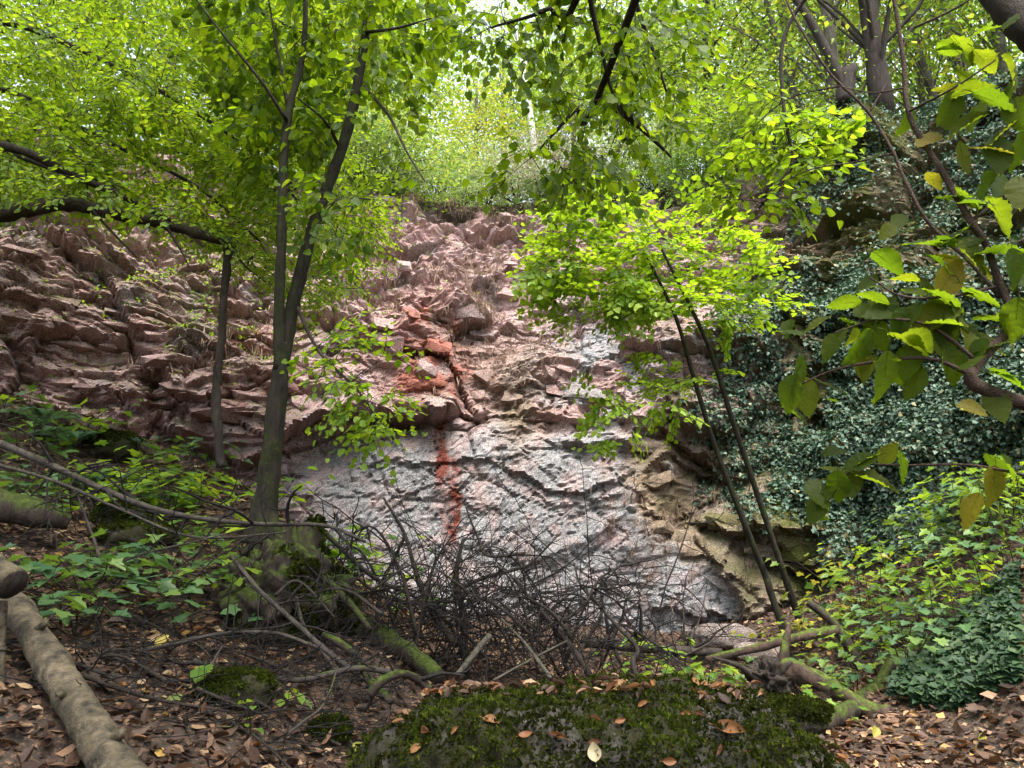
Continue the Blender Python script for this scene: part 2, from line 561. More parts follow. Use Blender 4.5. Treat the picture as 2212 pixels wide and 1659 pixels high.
D += (.32 - .26 * flat) * t1 + (.20 - .17 * flat) * t2 * (.4 + .6 * am) + (.09 - .065 * flat) * t3 * am + (.040 - .022 * flat) * t4 * am
D += (.22 - .18 * flat) * b1 + (.12 - .10 * flat) * b2 * (.4 + .6 * am) + (.04 - .02 * flat) * b3 * am + .012 * b4
h1, g1 = facets(ws / 1.9 + .3 * ww, ww / .42 - .04 * ws, 421, .8, 1.1)
h2, g2 = facets(ws / .75, ww / .17 + .05 * ws, 431, .8, 1.0)
D += (.09 * left + .03) * h1 * (1 - .8 * flat) + (.03 * left + .015) * h2 * (1 - .6 * flat) - .05 * left * np.exp(-(g1 / .05) ** 2)
D -= .09 * np.exp(-(e1 / .04) ** 2) * (1 - .4 * flat) + .05 * np.exp(-(e2 / .05) ** 2)
D += .16 * right * np.maximum(trin(S_ * .9 + .4 * W_, W_ * 1.1, 141) + .5 * trin(S_ * 2.1, W_ * 2.4 + .7 * S_, 142), -.5)
D += (.016 + .022 * rough_top) * vnoise(S_ * 19, W_ * 24, None, 145)


def ledge(pts, amp, reach, sharp=5.):
    """the rock stands proud just above this line and is cut back under it"""
    global D
    pts = np.array(pts, float)
    yc = np.interp(qx, pts[:, 0], pts[:, 1]) + 9 * trin(qx / 42, qx * 0, 151) + 5 * trin(qx / 15, qx * 0, 152)
    ends = sstep(pts[0, 0] - 1, pts[0, 0] + 45, qx) * (1 - sstep(pts[-1, 0] - 45, pts[-1, 0] + 1, qx))
    up = yc - qy
    D = D + amp * ends * sstep(-sharp, sharp, up) * np.exp(-np.maximum(up, 0) / reach)
    D = D - amp * .5 * ends * (1 - sstep(-sharp, sharp, up)) * np.exp(-np.maximum(-up, 0) / (reach * .8))


ledge([(330, 905), (420, 940), (520, 985), (600, 960), (680, 915), (760, 905), (860, 914), (960, 900), (1010, 885)], .55, 80)
ledge([(820, 880), (940, 905), (1000, 893)], .18, 30)
ledge([(1070, 985), (1110, 1020), (1170, 1046), (1250, 1060), (1330, 1046), (1385, 990)], .13, 22, 3)
ledge([(1100, 1035), (1200, 1082), (1300, 1085), (1370, 1060)], .07, 16, 3)
ledge([(760, 1010), (880, 1004), (1000, 997), (1100, 1008)], .07, 16, 2)
ledge([(1200, 940), (1290, 965), (1400, 950)], .26, 50)
ledge([(1090, 905), (1180, 885), (1290, 915), (1420, 890)], .14, 40)
ledge([(-200, 560), (100, 575), (330, 560), (480, 590)], .12, 30)
ledge([(-200, 648), (60, 640), (300, 662), (420, 690)], .17, 30)
ledge([(-200, 712), (80, 706), (250, 720), (400, 745), (480, 770)], .15, 28)
ledge([(-200, 770), (160, 778), (330, 800), (560, 768)], .18, 30)
ledge([(180, 840), (330, 850), (480, 832), (580, 800)], .2, 36)
ledge([(560, 700), (640, 690), (760, 720), (840, 770)], .22, 50)
ledge([(640, 770), (760, 745), (840, 800), (900, 790)], .2, 40)
ledge([(560, 840), (680, 860), (800, 835)], .2, 50)
ledge([(700, 610), (800, 600), (900, 650), (1000, 625), (1100, 640)], .2, 50)
ledge([(750, 500), (850, 520), (980, 500), (1090, 530), (1200, 500)], .22, 45)
ledge([(760, 440), (900, 452), (1060, 425), (1250, 470)], .22, 40)
ledge([(930, 720), (1060, 700), (1170, 730)], .14, 40)
ledge([(1130, 800), (1230, 780), (1310, 820)], .16, 40)
ledge([(1180, 650), (1300, 690), (1420, 680)], .2, 40)
ledge([(1440, 905), (1500, 930), (1580, 925), (1640, 880)], .42, 70)
ledge([(1390, 1010), (1450, 985), (1560, 1030), (1640, 1010)], .26, 60)
ledge([(1480, 1120), (1580, 1150), (1700, 1160), (1830, 1150)], .3, 60)
ledge([(1620, 1230), (1660, 1215), (1720, 1240), (1850, 1225)], .38, 70)
ledge([(1390, 1310), (1480, 1325), (1600, 1335)], .2, 30)
ledge([(1310, 340), (1450, 330), (1600, 370)], .4, 60)
ledge([(1780, 330), (1900, 325), (2010, 340)], .4, 60)


def ridge(pts, amp, width):
    global D
    pts = np.array(pts, float)
    best = np.full(qx.shape, 1e9)
    for a, c_ in zip(pts[:-1], pts[1:]):
        ab = c_ - a
        t = np.clip(((qx - a[0]) * ab[0] + (qy - a[1]) * ab[1]) / (ab @ ab), 0, 1)
        best = np.minimum(best, np.hypot(qx - a[0] - t * ab[0], qy - a[1] - t * ab[1]))
    D = D + amp * np.exp(-(best / width) ** 2)


ridge([(1195, 1200), (1260, 1165), (1355, 1100), (1385, 1040)], .16, 20)
ridge([(1100, 985), (1180, 940), (1240, 905)], .10, 26)
ridge([(1160, 1010), (1230, 1000)], .12, 24)
ridge([(950, 700), (930, 800), (960, 880)], .15, 46)
ridge([(1270, 1080), (1300, 1120)], -.10, 8)
ridge([(700, 420), (760, 640), (690, 700)], .14, 30)
ridge([(440, 935), (520, 1010), (640, 1010), (735, 960)], -.35, 34)
for _c in (((1060, 930), (1190, 1015)), ((760, 1160), (900, 1065), (1010, 1022)), ((1130, 930), (1290, 1010)), ((880, 1240), (1040, 1110)), ((1190, 1250), (1330, 1160)), ((780, 1050), (860, 960)), ((1100, 1290), (1250, 1230), (1420, 1250))):
    ridge(_c, -.04, 3.5)
ridge([(1900, 180), (1890, 330)], .7, 60)
ridge([(1990, 340), (1960, 250)], -.3, 26)
ridge([(1440, 980), (1400, 1100), (1370, 1180)], .20, 36)
ridge([(1500, 950), (1520, 1010)], -.35, 40)
ridge([(1620, 1190), (1700, 1210), (1780, 1215)], -.4, 34)
fade = 1 - .75 * sstep(3.0, 3.8, np.repeat(tt[None], NS, 0))
VC = V + OUT * (D * fade)[..., None]
VC[..., 2] += .02 * fbm(S_ * 5, W_ * 5, None, 171, 2) * fade
CLIFF_N = nrm(np.cross(np.gradient(VC, axis=0), np.gradient(VC, axis=1)))
CLIFF_N = np.where(np.sum(CLIFF_N * OUT, -1, keepdims=True) < 0, -CLIFF_N, CLIFF_N)
i, j = np.meshgrid(np.arange(NS - 1), np.arange(NT - 1), indexing='ij')
F = np.stack([i * NT + j, (i + 1) * NT + j, (i + 1) * NT + j + 1, i * NT + j + 1], -1).reshape(-1, 4)

m, nt, b, out = new_mat("quarry_rock")
co = coords(nt)
nA = noise(nt, 1.6, 3, .65, co, (1, 1, 1.6), .6)
nB = noise(nt, 7, 4, .7, co, (1, 1, 1.8), .8)
nC = noise(nt, 34, 3, .7, co, (1, 1, 2.2))
red = ramp(nt, [(.25, (.15, .085, .076)), (.45, (.32, .208, .194)), (.6, (.46, .345, .33)), (.78, (.60, .51, .495))], mathn(nt, 'ADD', mathn(nt, 'MULTIPLY', nA, .45), mathn(nt, 'MULTIPLY', nB, .55)))
gry = ramp(nt, [(.28, (.11, .108, .108)), (.48, (.225, .226, .234)), (.72, (.345, .35, .36))], mathn(nt, 'ADD', mathn(nt, 'MULTIPLY', nB, .6), mathn(nt, 'MULTIPLY', nC, .4)))
buf = ramp(nt, [(.28, (.10, .072, .048)), (.5, (.22, .165, .12)), (.75, (.33, .27, .21))], nB)
c = mix(nt, attr(nt, "grey"), red, gry)
c = mix(nt, attr(nt, "tan"), c, buf)
c = mix(nt, attr(nt, "scarlet"), c, mix(nt, nB, (.17, .06, .045), (.38, .16, .125)))
c = mix(nt, attr(nt, "stain"), c, mix(nt, nC, (.085, .018, .012), (.25, .065, .04)))
c = mix(nt, attr(nt, "soil"), c, (.035, .028, .016))
c = mix(nt, attr(nt, "moss"), c, mix(nt, nC, (.028, .035, .008), (.10, .11, .03)))  # moss, plus the shade painted on the rock behind the ivy
b.inputs['Roughness'].default_value = .95; b.inputs['Specular IOR Level'].default_value = .04
vo = nt.nodes.new("ShaderNodeTexVoronoi"); vo.feature = 'DISTANCE_TO_EDGE'; vo.inputs['Scale'].default_value = 16
mp = nt.nodes.new("ShaderNodeMapping"); mp.inputs['Scale'].default_value = (1, 1, 2.2); nt.links.new(co, mp.inputs[0])
ad = nt.nodes.new("ShaderNodeVectorMath"); ad.operation = 'MULTIPLY_ADD'
nz = nt.nodes.new("ShaderNodeTexNoise"); nz.inputs['Scale'].default_value = 5; nt.links.new(co, nz.inputs['Vector'])
nt.links.new(nz.outputs['Color'], ad.inputs[0]); ad.inputs[1].default_value = (.25, .25, .25); nt.links.new(mp.outputs[0], ad.inputs[2])
nt.links.new(ad.outputs[0], vo.inputs['Vector'])
crack = ramp(nt, [(0, (0, 0, 0)), (.09, (1, 1, 1))], vo.outputs['Distance'])
nD = noise(nt, 75, 3, .75, co, (1, 1, 1.6))
# grain, flakes and dirt in the joints
c = mix(nt, 1., c, ramp(nt, [(.34, (.50, .49, .48)), (.48, (.95, .95, .95)), (.66, (1.3, 1.3, 1.3))], nC), 'MULTIPLY')
c = mix(nt, 1., c, ramp(nt, [(.36, (.58, .57, .56)), (.5, (1., 1., 1.)), (.64, (1.25, 1.25, 1.25))], nD), 'MULTIPLY')
dirt = mathn(nt, 'MULTIPLY', mathn(nt, 'SUBTRACT', 1., crack), ramp(nt, [(.42, (0, 0, 0)), (.56, (.85, .85, .85))], nB))
c = mix(nt, dirt, c, (.045, .034, .027))
nt.links.new(c, b.inputs['Base Color'])
hh = mathn(nt, 'ADD', mathn(nt, 'ADD', mathn(nt, 'MULTIPLY', nC, 1.), mathn(nt, 'MULTIPLY', nD, .7)), mathn(nt, 'MULTIPLY', crack, .5))
bump(nt, b, hh, .8, .016)
ROCK = m
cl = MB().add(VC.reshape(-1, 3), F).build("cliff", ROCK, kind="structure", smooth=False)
cl["label"] = "old quarry face, red rock above, pale grey rock below"
nz1 = fbm(qx / 26, qy / 26, None, 181, 4)


def attr_set(me, name, arr):
    a = me.attributes.new(name, 'FLOAT', 'POINT')
    a.data.foreach_set("value", np.clip(arr, 0, 1).astype(np.float32).ravel())


stain = np.zeros_like(qx)
for x0, hw, y0, y1, a in ((953, 17, 905, 1085, 1), (982, 11, 985, 1210, 1), (963, 6, 900, 1200, .5), (1003, 4, 910, 1010, .45), (908, 5, 930, 1010, .4), (965, 5, 1080, 1230, .5)):
    jit = 9 * fbm(qx / 9, qy / 30, None, 191, 4)
    stain = np.maximum(stain, a * (1 - sstep(hw * .6, hw * 1.25, np.abs(qx - x0 + jit))) * sstep(y0 - 8, y0 + 8, qy) * (1 - sstep(y1 - 60, y1, qy)))
stain *= np.clip(.95 + .6 * nz1 + .5 * vnoise(qx / 5, qy / 14, None, 195), 0, .95)
scar = np.exp(-((qx - 925) / 70) ** 2 - ((qy - 800) / 100) ** 2) * 1.5 + .8 * np.exp(-((qx - 545) / 60) ** 2 - ((qy - 720) / 45) ** 2) + .5 * np.exp(-((qx - 560) / 90) ** 2 - ((qy - 870) / 60) ** 2)
scar = np.clip(scar * (.75 + .9 * nz1), 0, 1) * (1 - .9 * grey)
brownpatch = .9 * np.exp(-((qx - 1120) / 42) ** 2 - ((qy - 900) / 70) ** 2) + .8 * np.exp(-((qx - 1415) / 45) ** 2 - ((qy - 1080) / 110) ** 2) + .5 * np.exp(-((qx - 1060) / 120) ** 2 - ((qy - 800) / 60) ** 2)
attr_set(cl.data, "grey", (grey + .5 * sstep(.15, .6, fbm(qx / 70, qy / 40, None, 107, 4)) * (1 - grey)) * np.clip(.88 + .45 * nz1, 0, 1))
attr_set(cl.data, "tan", np.clip(.75 * sstep(1500, 1700, qx) * (1 - sstep(820, 980, qy)) + tan * .9 + brownpatch + .25 * left * (1 - sstep(600, 800, qy)) + .3 * nz1 * tan, 0, 1))
attr_set(cl.data, "scarlet", scar)
attr_set(cl.data, "stain", stain)
soil = sstep(3.0, 3.4, np.repeat(tt[None], NS, 0) + .25 * nz1)
SOILM = soil
attr_set(cl.data, "soil", soil * .95)
moss_shade = sstep(.55, .9, CLIFF_N[..., 2] + .35 * fbm(qx / 50, qy / 50, None, 201, 3)) * (.35 + .3 * left) + .35 * right * sstep(.1, .5, fbm(qx / 60, qy / 60, None, 205, 3)) + .6 * sstep(1600, 1760, qx)  # last term paints shade behind the ivy, the others are moss
attr_set(cl.data, "moss", moss_shade * (1 - .5 * flat))  # also carries the painted ivy shade


def cliff_at(px, py):
    """the cliff point nearest to a picture position"""
    k_ = np.argmin((CQX - px) ** 2 + (CQY - py) ** 2 + 1e9 * CHID)
    return VC.reshape(-1, 3)[k_], CLIFF_N.reshape(-1, 3)[k_]


CQX, CQY = PX(VC.reshape(-1, 3)); CHID = (np.repeat(tt[None], NS, 0).ravel() > 4.6).astype(float)


# angular blocks standing out of the face, each a part of the cliff
def rock_blocks():
    import bmesh
    rng = np.random.default_rng(17)
    atts = ("grey", "tan", "scarlet", "stain", "soil", "moss")
    vals = {}
    for a_ in atts:
        arr = np.zeros(NS * NT, np.float32); cl.data.attributes[a_].data.foreach_get("value", arr); vals[a_] = arr
    spots = [(60, 690, .5), (150, 760, .55), (250, 700, .5), (330, 770, .6), (420, 730, .45), (110, 620, .5), (380, 830, .6), (470, 880, .7), (300, 640, .4), (520, 720, .45), (540, 860, .5), (480, 800, .4),
             (700, 760, .45), (760, 860, .6), (660, 880, .5), (830, 700, .4), (800, 800, .45), (720, 620, .4), (860, 560, .45), (980, 540, .4), (1050, 480, .45), (900, 470, .5), (780, 470, .5), (1100, 560, .4), (1150, 470, .4), (830, 420, .4),
             (940, 640, .4), (1020, 680, .35), (1080, 760, .35), (900, 740, .35), (930, 860, .4), (1120, 870, .35), (1180, 800, .4), (1250, 860, .45), (1230, 700, .4), (1330, 760, .4), (1350, 880, .45), (1400, 960, .5), (1440, 1040, .5), (1420, 1130, .45), (1480, 1180, .5), (1560, 1120, .5), (1650, 1180, .55), (1740, 1180, .5), (1560, 1260, .5), (1680, 1270, .45), (1500, 1330, .4),
             (1300, 640, .4), (1200, 570, .4), (1280, 420, .5), (1330, 480, .4), (30, 560, .5), (200, 560, .45), (200, 830, .4), (620, 820, .4), (1060, 600, .3), (1000, 440, .35), (740, 560, .35), (590, 640, .4)]
    for _ in range(70):
        px = rng.uniform(0, 1420); py = rng.uniform(430, 880)
        if not (540 < px < 1300 and py > 890): spots.append((px, py, rng.uniform(.25, .5)))
    for px, py, sz in spots:
        k = int(np.argmin((CQX - px - rng.normal(0, 8)) ** 2 + (CQY - py - rng.normal(0, 8)) ** 2 + 1e9 * CHID))
        p = VC.reshape(-1, 3)[k]; n = OUT.reshape(-1, 3)[k]
        side = nrm(np.cross([0, 0, 1.], n)); upv = np.cross(n, side)
        s = sz * rng.uniform(.8, 1.5)
        fl = .6 if px < 600 else 1.
        a, b_, c_ = s * rng.uniform(.8, 1.4), s * fl * rng.uniform(.35, .7), s * rng.uniform(.22, .4)
        bm = bmesh.new()
        for q in range(18):
            d = rng.uniform(-1, 1, 3); d = d / np.max(np.abs(d)) * rng.uniform(.75, 1)
            v = side * d[0] * a * .5 + upv * (d[1] * b_ * .5 - .12 * d[0] * b_) + n * d[2] * c_
            bm.verts.new(v.tolist())
        r = bmesh.ops.convex_hull(bm, input=bm.verts)
        bmesh.ops.delete(bm, geom=[g_ for g_ in r["geom_interior"] if isinstance(g_, bmesh.types.BMVert)], context='VERTS')
        bmesh.ops.subdivide_edges(bm, edges=bm.edges[:], cuts=3, use_grid_fill=True)
        bmesh.ops.triangulate(bm, faces=bm.faces[:])
        co_ = np.array([v.co[:] for v in bm.verts]) + p
        amp_ = .035 * s
        co_ += nrm(co_ - p) * (amp_ * (.6 * fbm(co_[:, 0] * 6, co_[:, 1] * 6, co_[:, 2] * 8, 5, 2) + .5 * trin(co_[:, 0] * 14 + co_[:, 1] * 5, co_[:, 2] * 18, 6)))[:, None]
        for v, c2 in zip(bm.verts, co_): v.co = (c2 - p).tolist()
        me = bpy.data.meshes.new("rock_block"); bm.to_mesh(me); bm.free()
        me.materials.append(ROCK)
        me.polygons.foreach_set("use_smooth", np.zeros(len(me.polygons), bool))
        for a_ in atts:
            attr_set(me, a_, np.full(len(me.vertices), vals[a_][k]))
        o = obj("rock_block", me, None, cl)
        o.location = tuple(p - n * c_ * .3)


rock_blocks()

# ------------------------------------------------------------------ leaf and bark materials
L_BEECH = leaf_mat("beech_leaf", [(0, (.08, .15, .012)), (.5, (.13, .22, .018)), (1, (.20, .27, .02))], [(0, (.26, .44, .015)), (.6, (.42, .60, .02)), (1, (.54, .66, .03))], .5)
L_LIME = leaf_mat("lime_leaf", [(0, (.04, .085, .008)), (.6, (.065, .12, .010)), (1, (.12, .17, .014))], [(0, (.15, .26, .006)), (.6, (.26, .40, .008)), (1, (.40, .52, .015))], .52, .5, .22)
L_YOUNG = leaf_mat("young_leaf", [(0, (.10, .19, .015)), (.6, (.15, .25, .02)), (1, (.20, .28, .025))], [(0, (.27, .46, .012)), (1, (.44, .58, .02))], .5)
L_HAZEL = leaf_mat("hazel_leaf", [(0, (.03, .055, .008)), (.5, (.045, .075, .010)), (.9, (.07, .09, .012)), (1, (.18, .15, .02))], [(0, (.14, .25, .008)), (.6, (.22, .33, .010)), (.9, (.34, .40, .014)), (1, (.50, .44, .03))], .6, .55, .15, .8)
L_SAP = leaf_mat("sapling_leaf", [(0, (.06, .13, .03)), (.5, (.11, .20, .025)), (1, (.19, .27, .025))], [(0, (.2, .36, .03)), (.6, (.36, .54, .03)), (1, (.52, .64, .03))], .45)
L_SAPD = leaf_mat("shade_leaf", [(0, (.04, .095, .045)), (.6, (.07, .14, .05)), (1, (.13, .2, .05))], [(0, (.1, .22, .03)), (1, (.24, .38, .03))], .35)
L_YEL = leaf_mat("yellow_leaf", [(0, (.10, .17, .03)), (.5, (.17, .22, .03)), (1, (.36, .28, .05))], [(0, (.26, .4, .03)), (1, (.5, .42, .05))], .4)
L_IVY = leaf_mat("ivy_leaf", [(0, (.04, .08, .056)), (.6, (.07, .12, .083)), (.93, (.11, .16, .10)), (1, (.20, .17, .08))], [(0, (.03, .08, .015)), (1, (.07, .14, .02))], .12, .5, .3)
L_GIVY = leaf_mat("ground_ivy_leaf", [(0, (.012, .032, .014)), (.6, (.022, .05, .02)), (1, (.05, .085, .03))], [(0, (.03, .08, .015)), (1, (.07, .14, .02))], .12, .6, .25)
L_FAR = leaf_mat("far_leaf", [(0, (.055, .11, .02)), (.6, (.09, .16, .03)), (1, (.17, .2, .03))], [(0, (.18, .32, .03)), (.7, (.32, .46, .04)), (1, (.5, .5, .05))], .5)
L_FARY = leaf_mat("far_yellow_leaf", [(0, (.11, .17, .03)), (.6, (.18, .22, .04)), (1, (.30, .27, .05))], [(0, (.32, .44, .04)), (1, (.56, .52, .06))], .5)
L_PALE = leaf_mat("pale_leaf", [(0, (.14, .20, .09)), (.6, (.22, .28, .15)), (1, (.34, .38, .25))], [(0, (.24, .38, .08)), (1, (.42, .5, .14))], .45, .35, .5)
L_GREYT = leaf_mat("withered_leaf", [(0, (.12, .11, .08)), (.6, (.2, .18, .14)), (1, (.3, .25, .2))], [(0, (.2, .18, .1)), (1, (.36, .3, .2))], .4)
L_LITTER = leaf_mat("fallen_leaf", [(0, (.022, .012, .008)), (.4, (.055, .030, .020)), (.7, (.11, .060, .036)), (.88, (.20, .115, .065)), (.96, (.32, .23, .14)), (1, (.34, .20, .05))], [(0, (.05, .02, .01)), (1, (.2, .1, .03))], .12, .6, .3)
L_ORANGE = leaf_mat("orange_leaf", [(0, (.07, .028, .012)), (.5, (.16, .062, .02)), (.8, (.22, .11, .04)), (1, (.32, .20, .10))], [(0, (.2, .06, .01)), (1, (.4, .16, .04))], .15, .55, .35)
L_CREAM = leaf_mat("cream_leaf", [(0, (.30, .25, .14)), (1, (.40, .34, .21))], [(0, (.3, .24, .1)), (1, (.36, .3, .13))], .2)
L_FERN = leaf_mat("fern_leaf", [(0, (.05, .12, .06)), (1, (.09, .18, .09))], [(0, (.12, .26, .07)), (1, (.2, .36, .1))], .35, .4, .5)
L_MOSS = leaf_mat("moss_shoot", [(0, (.014, .020, .004)), (.6, (.032, .045, .006)), (1, (.07, .085, .012))], [(0, (.03, .06, .004)), (1, (.09, .15, .008))], .3, .8, .05, patch=3.2)
L_DRY = leaf_mat("dry_blade", [(0, (.16, .10, .08)), (.6, (.28, .19, .15)), (1, (.40, .31, .24))], [(0, (.16, .1, .07)), (1, (.34, .24, .17))], .3, .7, .2)
B_TRUNK = bark_mat("mossy_trunk_bark", (.005, .004, .003), (.040, .033, .025), .80, 22, upward=.1, mosscol=(.017, .023, .004))
B_STEM = bark_mat("stem_bark", (.05, .045, .035), (.17, .15, .115), .34, 18, upward=.2)
B_DARK = bark_mat("dark_bark", (.014, .011, .009), (.06, .048, .038), 0, 20)
B_DEAD = bark_mat("dead_wood", (.022, .018, .016), (.085, .07, .06), .1, 18)
B_MOSSY = bark_mat("mossy_wood", (.016, .012, .009), (.06, .046, .036), .45, 12, upward=.35, mosscol=(.034, .048, .007))
B_FAR = bark_mat("far_bark", (.06, .055, .045), (.20, .18, .15), .25, 8)
B_PALE = bark_mat("bare_wood", (.42, .40, .37), (.72, .70, .67), 0, 8)
B_LOG = bark_mat("weathered_log", (.018, .016, .013), (.17, .135, .085), .0, 15, stretch=1., dist=.1)
B_REDLOG = bark_mat("rotten_wood", (.018, .011, .009), (.09, .058, .042), .3, 12, mosscol=(.05, .07, .01), upward=.35)
B_HAZEL = bark_mat("hazel_bark", (.035, .022, .017), (.10, .068, .05), 0, 40)
B_TWIG = bark_mat("dry_twig", (.007, .006, .006), (.036, .030, .028), 0, 30)

UP = np.array([0, 0, 1.])


def in_poly(n, poly, rng):
    poly = np.array(poly, float)
    lo, hi = poly.min(0), poly.max(0)
    res = np.zeros((0, 2))
    while len(res) < n:
        q = lo + (hi - lo) * rng.random((n * 3, 2))
        c = np.zeros(len(q), bool)
        for a, b_ in zip(poly, np.roll(poly, -1, 0)):
            hit = (a[1] > q[:, 1]) != (b_[1] > q[:, 1])
            xx = (b_[0] - a[0]) * (q[:, 1] - a[1]) / (b_[1] - a[1] + 1e-9) + a[0]
            c ^= hit & (q[:, 0] < xx)
        res = np.vstack([res, q[c]])
    return res[:n]


def poly_pts(n, poly, y0, y1, rng):
    q = in_poly(n, poly, rng)
    yy = rng.uniform(y0, y1, n)
    return np.array([P(a, b_, c_) for (a, b_), c_ in zip(q, yy)])


class Crown:
    """collects boughs, twigs and leaf frames of one plant"""

    def __init__(self, seed):
        self.rng = np.random.default_rng(seed)
        self.nodes, self.rad = [], []
        self.twigs = MB()
        self.pos, self.dir, self.nm, self.size = [], [], [], []

    def skeleton(self, pts, r0, r1, n=24):
        p = smooth_path(pts, n)
        self.nodes += list(p); self.rad += list(np.linspace(r0, r1, n))

    def leaf(self, p, d, n, s):
        self.pos.append(p); self.dir.append(d); self.nm.append(n); self.size.append(s)

    def spray(self, c, bd, plane, ntw, L, size, gap, droop=.25, spread=1.2, jit=.35, thin=.0034):
        rng = self.rng
        bd = nrm(bd); plane = nrm(plane - bd * np.dot(plane, bd) + 1e-6); side = np.cross(plane, bd)
        for k in range(ntw):
            a = rng.uniform(-spread, spread) if ntw > 1 else 0
            td = nrm(bd * math.cos(a) + side * math.sin(a) + plane * rng.normal(0, .12) - UP * droop * rng.uniform(.1, .8))
            ln = L * rng.uniform(.6, 1.15)
            m_ = max(3, int(ln / gap))
            t = np.linspace(.12, 1, m_)
            pts = c + td * (t * ln)[:, None] - UP * (droop * .35 * ln * t ** 2)[:, None] + rng.normal(0, .012, (m_, 3)) * ln
            tube(self.twigs, np.vstack([c, pts[1:-1:2], pts[-1]]), thin, thin * .4, sides=3, cap=False)
            tdir = nrm(np.gradient(np.vstack([c, pts]), axis=0)[1:])
            sgn = np.where((np.arange(m_) + k) % 2, 1, -1)[:, None]
            tside = nrm(np.cross(plane, tdir))
            ld = nrm(tdir * .75 + tside * sgn * rng.uniform(.5, 1.1, (m_, 1)) - UP * droop * rng.uniform(.2, 1.3, (m_, 1)) + rng.normal(0, .12, (m_, 3)))
            ln_ = nrm(plane + rng.normal(0, jit, (m_, 3)))
            sz = size * rng.uniform(.65, 1.15, m_) * np.where(t > .9, .85, 1)
            self.pos += list(pts + ld * .012); self.dir += list(ld); self.nm += list(ln_); self.size += list(sz)

    def clusters(self, C, ntw, L, size, gap, r=.011, droop=.25, spread=1.2, jit=.35, tilt=.25, sag=.12, thin=.0034):
        rng = self.rng
        C = np.asarray(C, float)
        nodes = np.array(self.nodes)
        d0 = np.min(np.linalg.norm(C[:, None] - nodes[None], axis=-1), 1)
        for c in C[np.argsort(d0)]:
            nodes = np.array(self.nodes)
            dist = np.linalg.norm(nodes - c, axis=1) + .25 * np.maximum(nodes[:, 2] - c[2], 0) * 0 + np.linspace(0, .3, len(nodes))
            k = int(np.argmin(dist)); a = nodes[k]
            ln = np.linalg.norm(c - a)
            if ln > .05:
                mid = (a + c) / 2 + UP * sag * ln + rng.normal(0, .06, 3) * ln
                p = smooth_path([a, mid, c], max(4, min(6, int(ln / .2) + 3)))
                r0 = min(self.rad[k] * .8, max(r * .35, r * min(1.4, ln)))
                tube(self.twigs, p, r0, r0 * .5, sides=3, cap=False)
                self.nodes += list(p[1:]); self.rad += list(np.linspace(r0, r0 * .5, len(p))[1:])
                bd = c - p[-2]
            else:
                bd = rng.normal(0, 1, 3) * (1, 1, .2)
            pl = UP + rng.normal(0, tilt, 3)
            self.spray(c, bd, pl, ntw, L, size, gap, droop, spread, jit, thin)

    def finish(self, root, kind, mat, twigmat, single=0, twigname="twig_mass", leafname="leaf", fname="foliage", **kw):
        if self.twigs.n:
            self.twigs.build(twigname, twigmat, root, kind="stuff")
        pos, d, nm, sz = (np.array(x) for x in (self.pos, self.dir, self.nm, self.size))
        if len(pos) == 0: return
        take = np.zeros(len(pos), bool)
        if single:
            x, y = PX(pos); dep = (pos - CAM) @ _f
            vis = (dep > .2) & (x > 0) & (x < 2212) & (y > 0) & (y < 1659)
            score = np.where(vis, sz / np.maximum(dep, .2) * np.abs(np.sum(frames(d, nm)[2] * nrm(pos - CAM), -1) + .3), -1)
            k = np.argsort(-score)[:single]
            take[k] = score[k] > 0
            lone(root, kind, mat, pos[take], d[take], nm[take], sz[take], leafname, self.rng)
        if (~take).any():
            leaves(MB(), kind, pos[~take], d[~take], nm[~take], sz[~take], self.rng, **kw).build(fname, mat, root, smooth=False, kind="stuff")


_LM = {}


def lone(root, kind, mat, pos, d, nm, sz, name, rng):
    """leaves that can be picked apart: objects of their own sharing four meshes per kind"""
    from mathutils import Matrix
    key = (kind, mat.name)
    if key not in _LM:
        ms = []
        for fo, dr in ((.05, .05), (.18, .15), (.3, .3), (-.1, .1)):
            V, F = template(kind, fo, dr)
            mb = MB().add(V, F)
            tube(mb, [(-.35, 0, .05), (-.15, 0, .02), (.05, 0, 0)], .012, .012, sides=3, cap=False)
            me = mb.mesh(name, smooth=False); me.materials.append(mat); ms.append(me)
        _LM[key] = ms
    x, y, z = frames(d, nm)
    base = np.array(root.location)
    for i in range(len(pos)):
        o = bpy.data.objects.new(name, _LM[key][int(rng.integers(4))])
        COL.objects.link(o); o.parent = root
        s = float(sz[i])
        M = Matrix.Identity(4)
        for r_ in range(3):
            M[r_][0], M[r_][1], M[r_][2], M[r_][3] = x[i][r_] * s, y[i][r_] * s, z[i][r_] * s, pos[i][r_] - base[r_]
        o.matrix_local = M


def cloud(mb, kind, centre, radii, n, size, rng, clumps=40, flat=.5, tight=.22, hollow=.45):
    """leaf clumps spread through an ellipsoid"""
    u = nrm(rng.normal(0, 1, (clumps, 3))) * (hollow + (1 - hollow) * rng.random((clumps, 1)) ** .6)
    cc = np.array(centre) + u * np.array(radii) * (1 + .25 * rng.normal(0, 1, (clumps, 1)))
    k = rng.integers(0, clumps, n)
    sp = np.mean(radii) * tight * rng.uniform(.6, 1.5, clumps)[k][:, None]
    pos = cc[k] + rng.normal(0, 1, (n, 3)) * sp * (1, 1, flat)
    d = nrm(rng.normal(0, 1, (n, 3)) * (1, 1, .4) + nrm(pos - cc[k]) * .5 - UP * .25)
    nm = nrm(UP * .9 + rng.normal(0, .55, (n, 3)))
    leaves(mb, kind, pos, d, nm, size * rng.uniform(.6, 1.25, n), rng)
    return cc


# ------------------------------------------------------------------ woodland on the rim
_rim = VC[:, np.searchsorted(tt, 2.8):, :].reshape(-1, 3)


def rim_z(x, y):
    return _rim[np.argmin((_rim[:, 0] - x) ** 2 + (_rim[:, 1] - y) ** 2), 2]


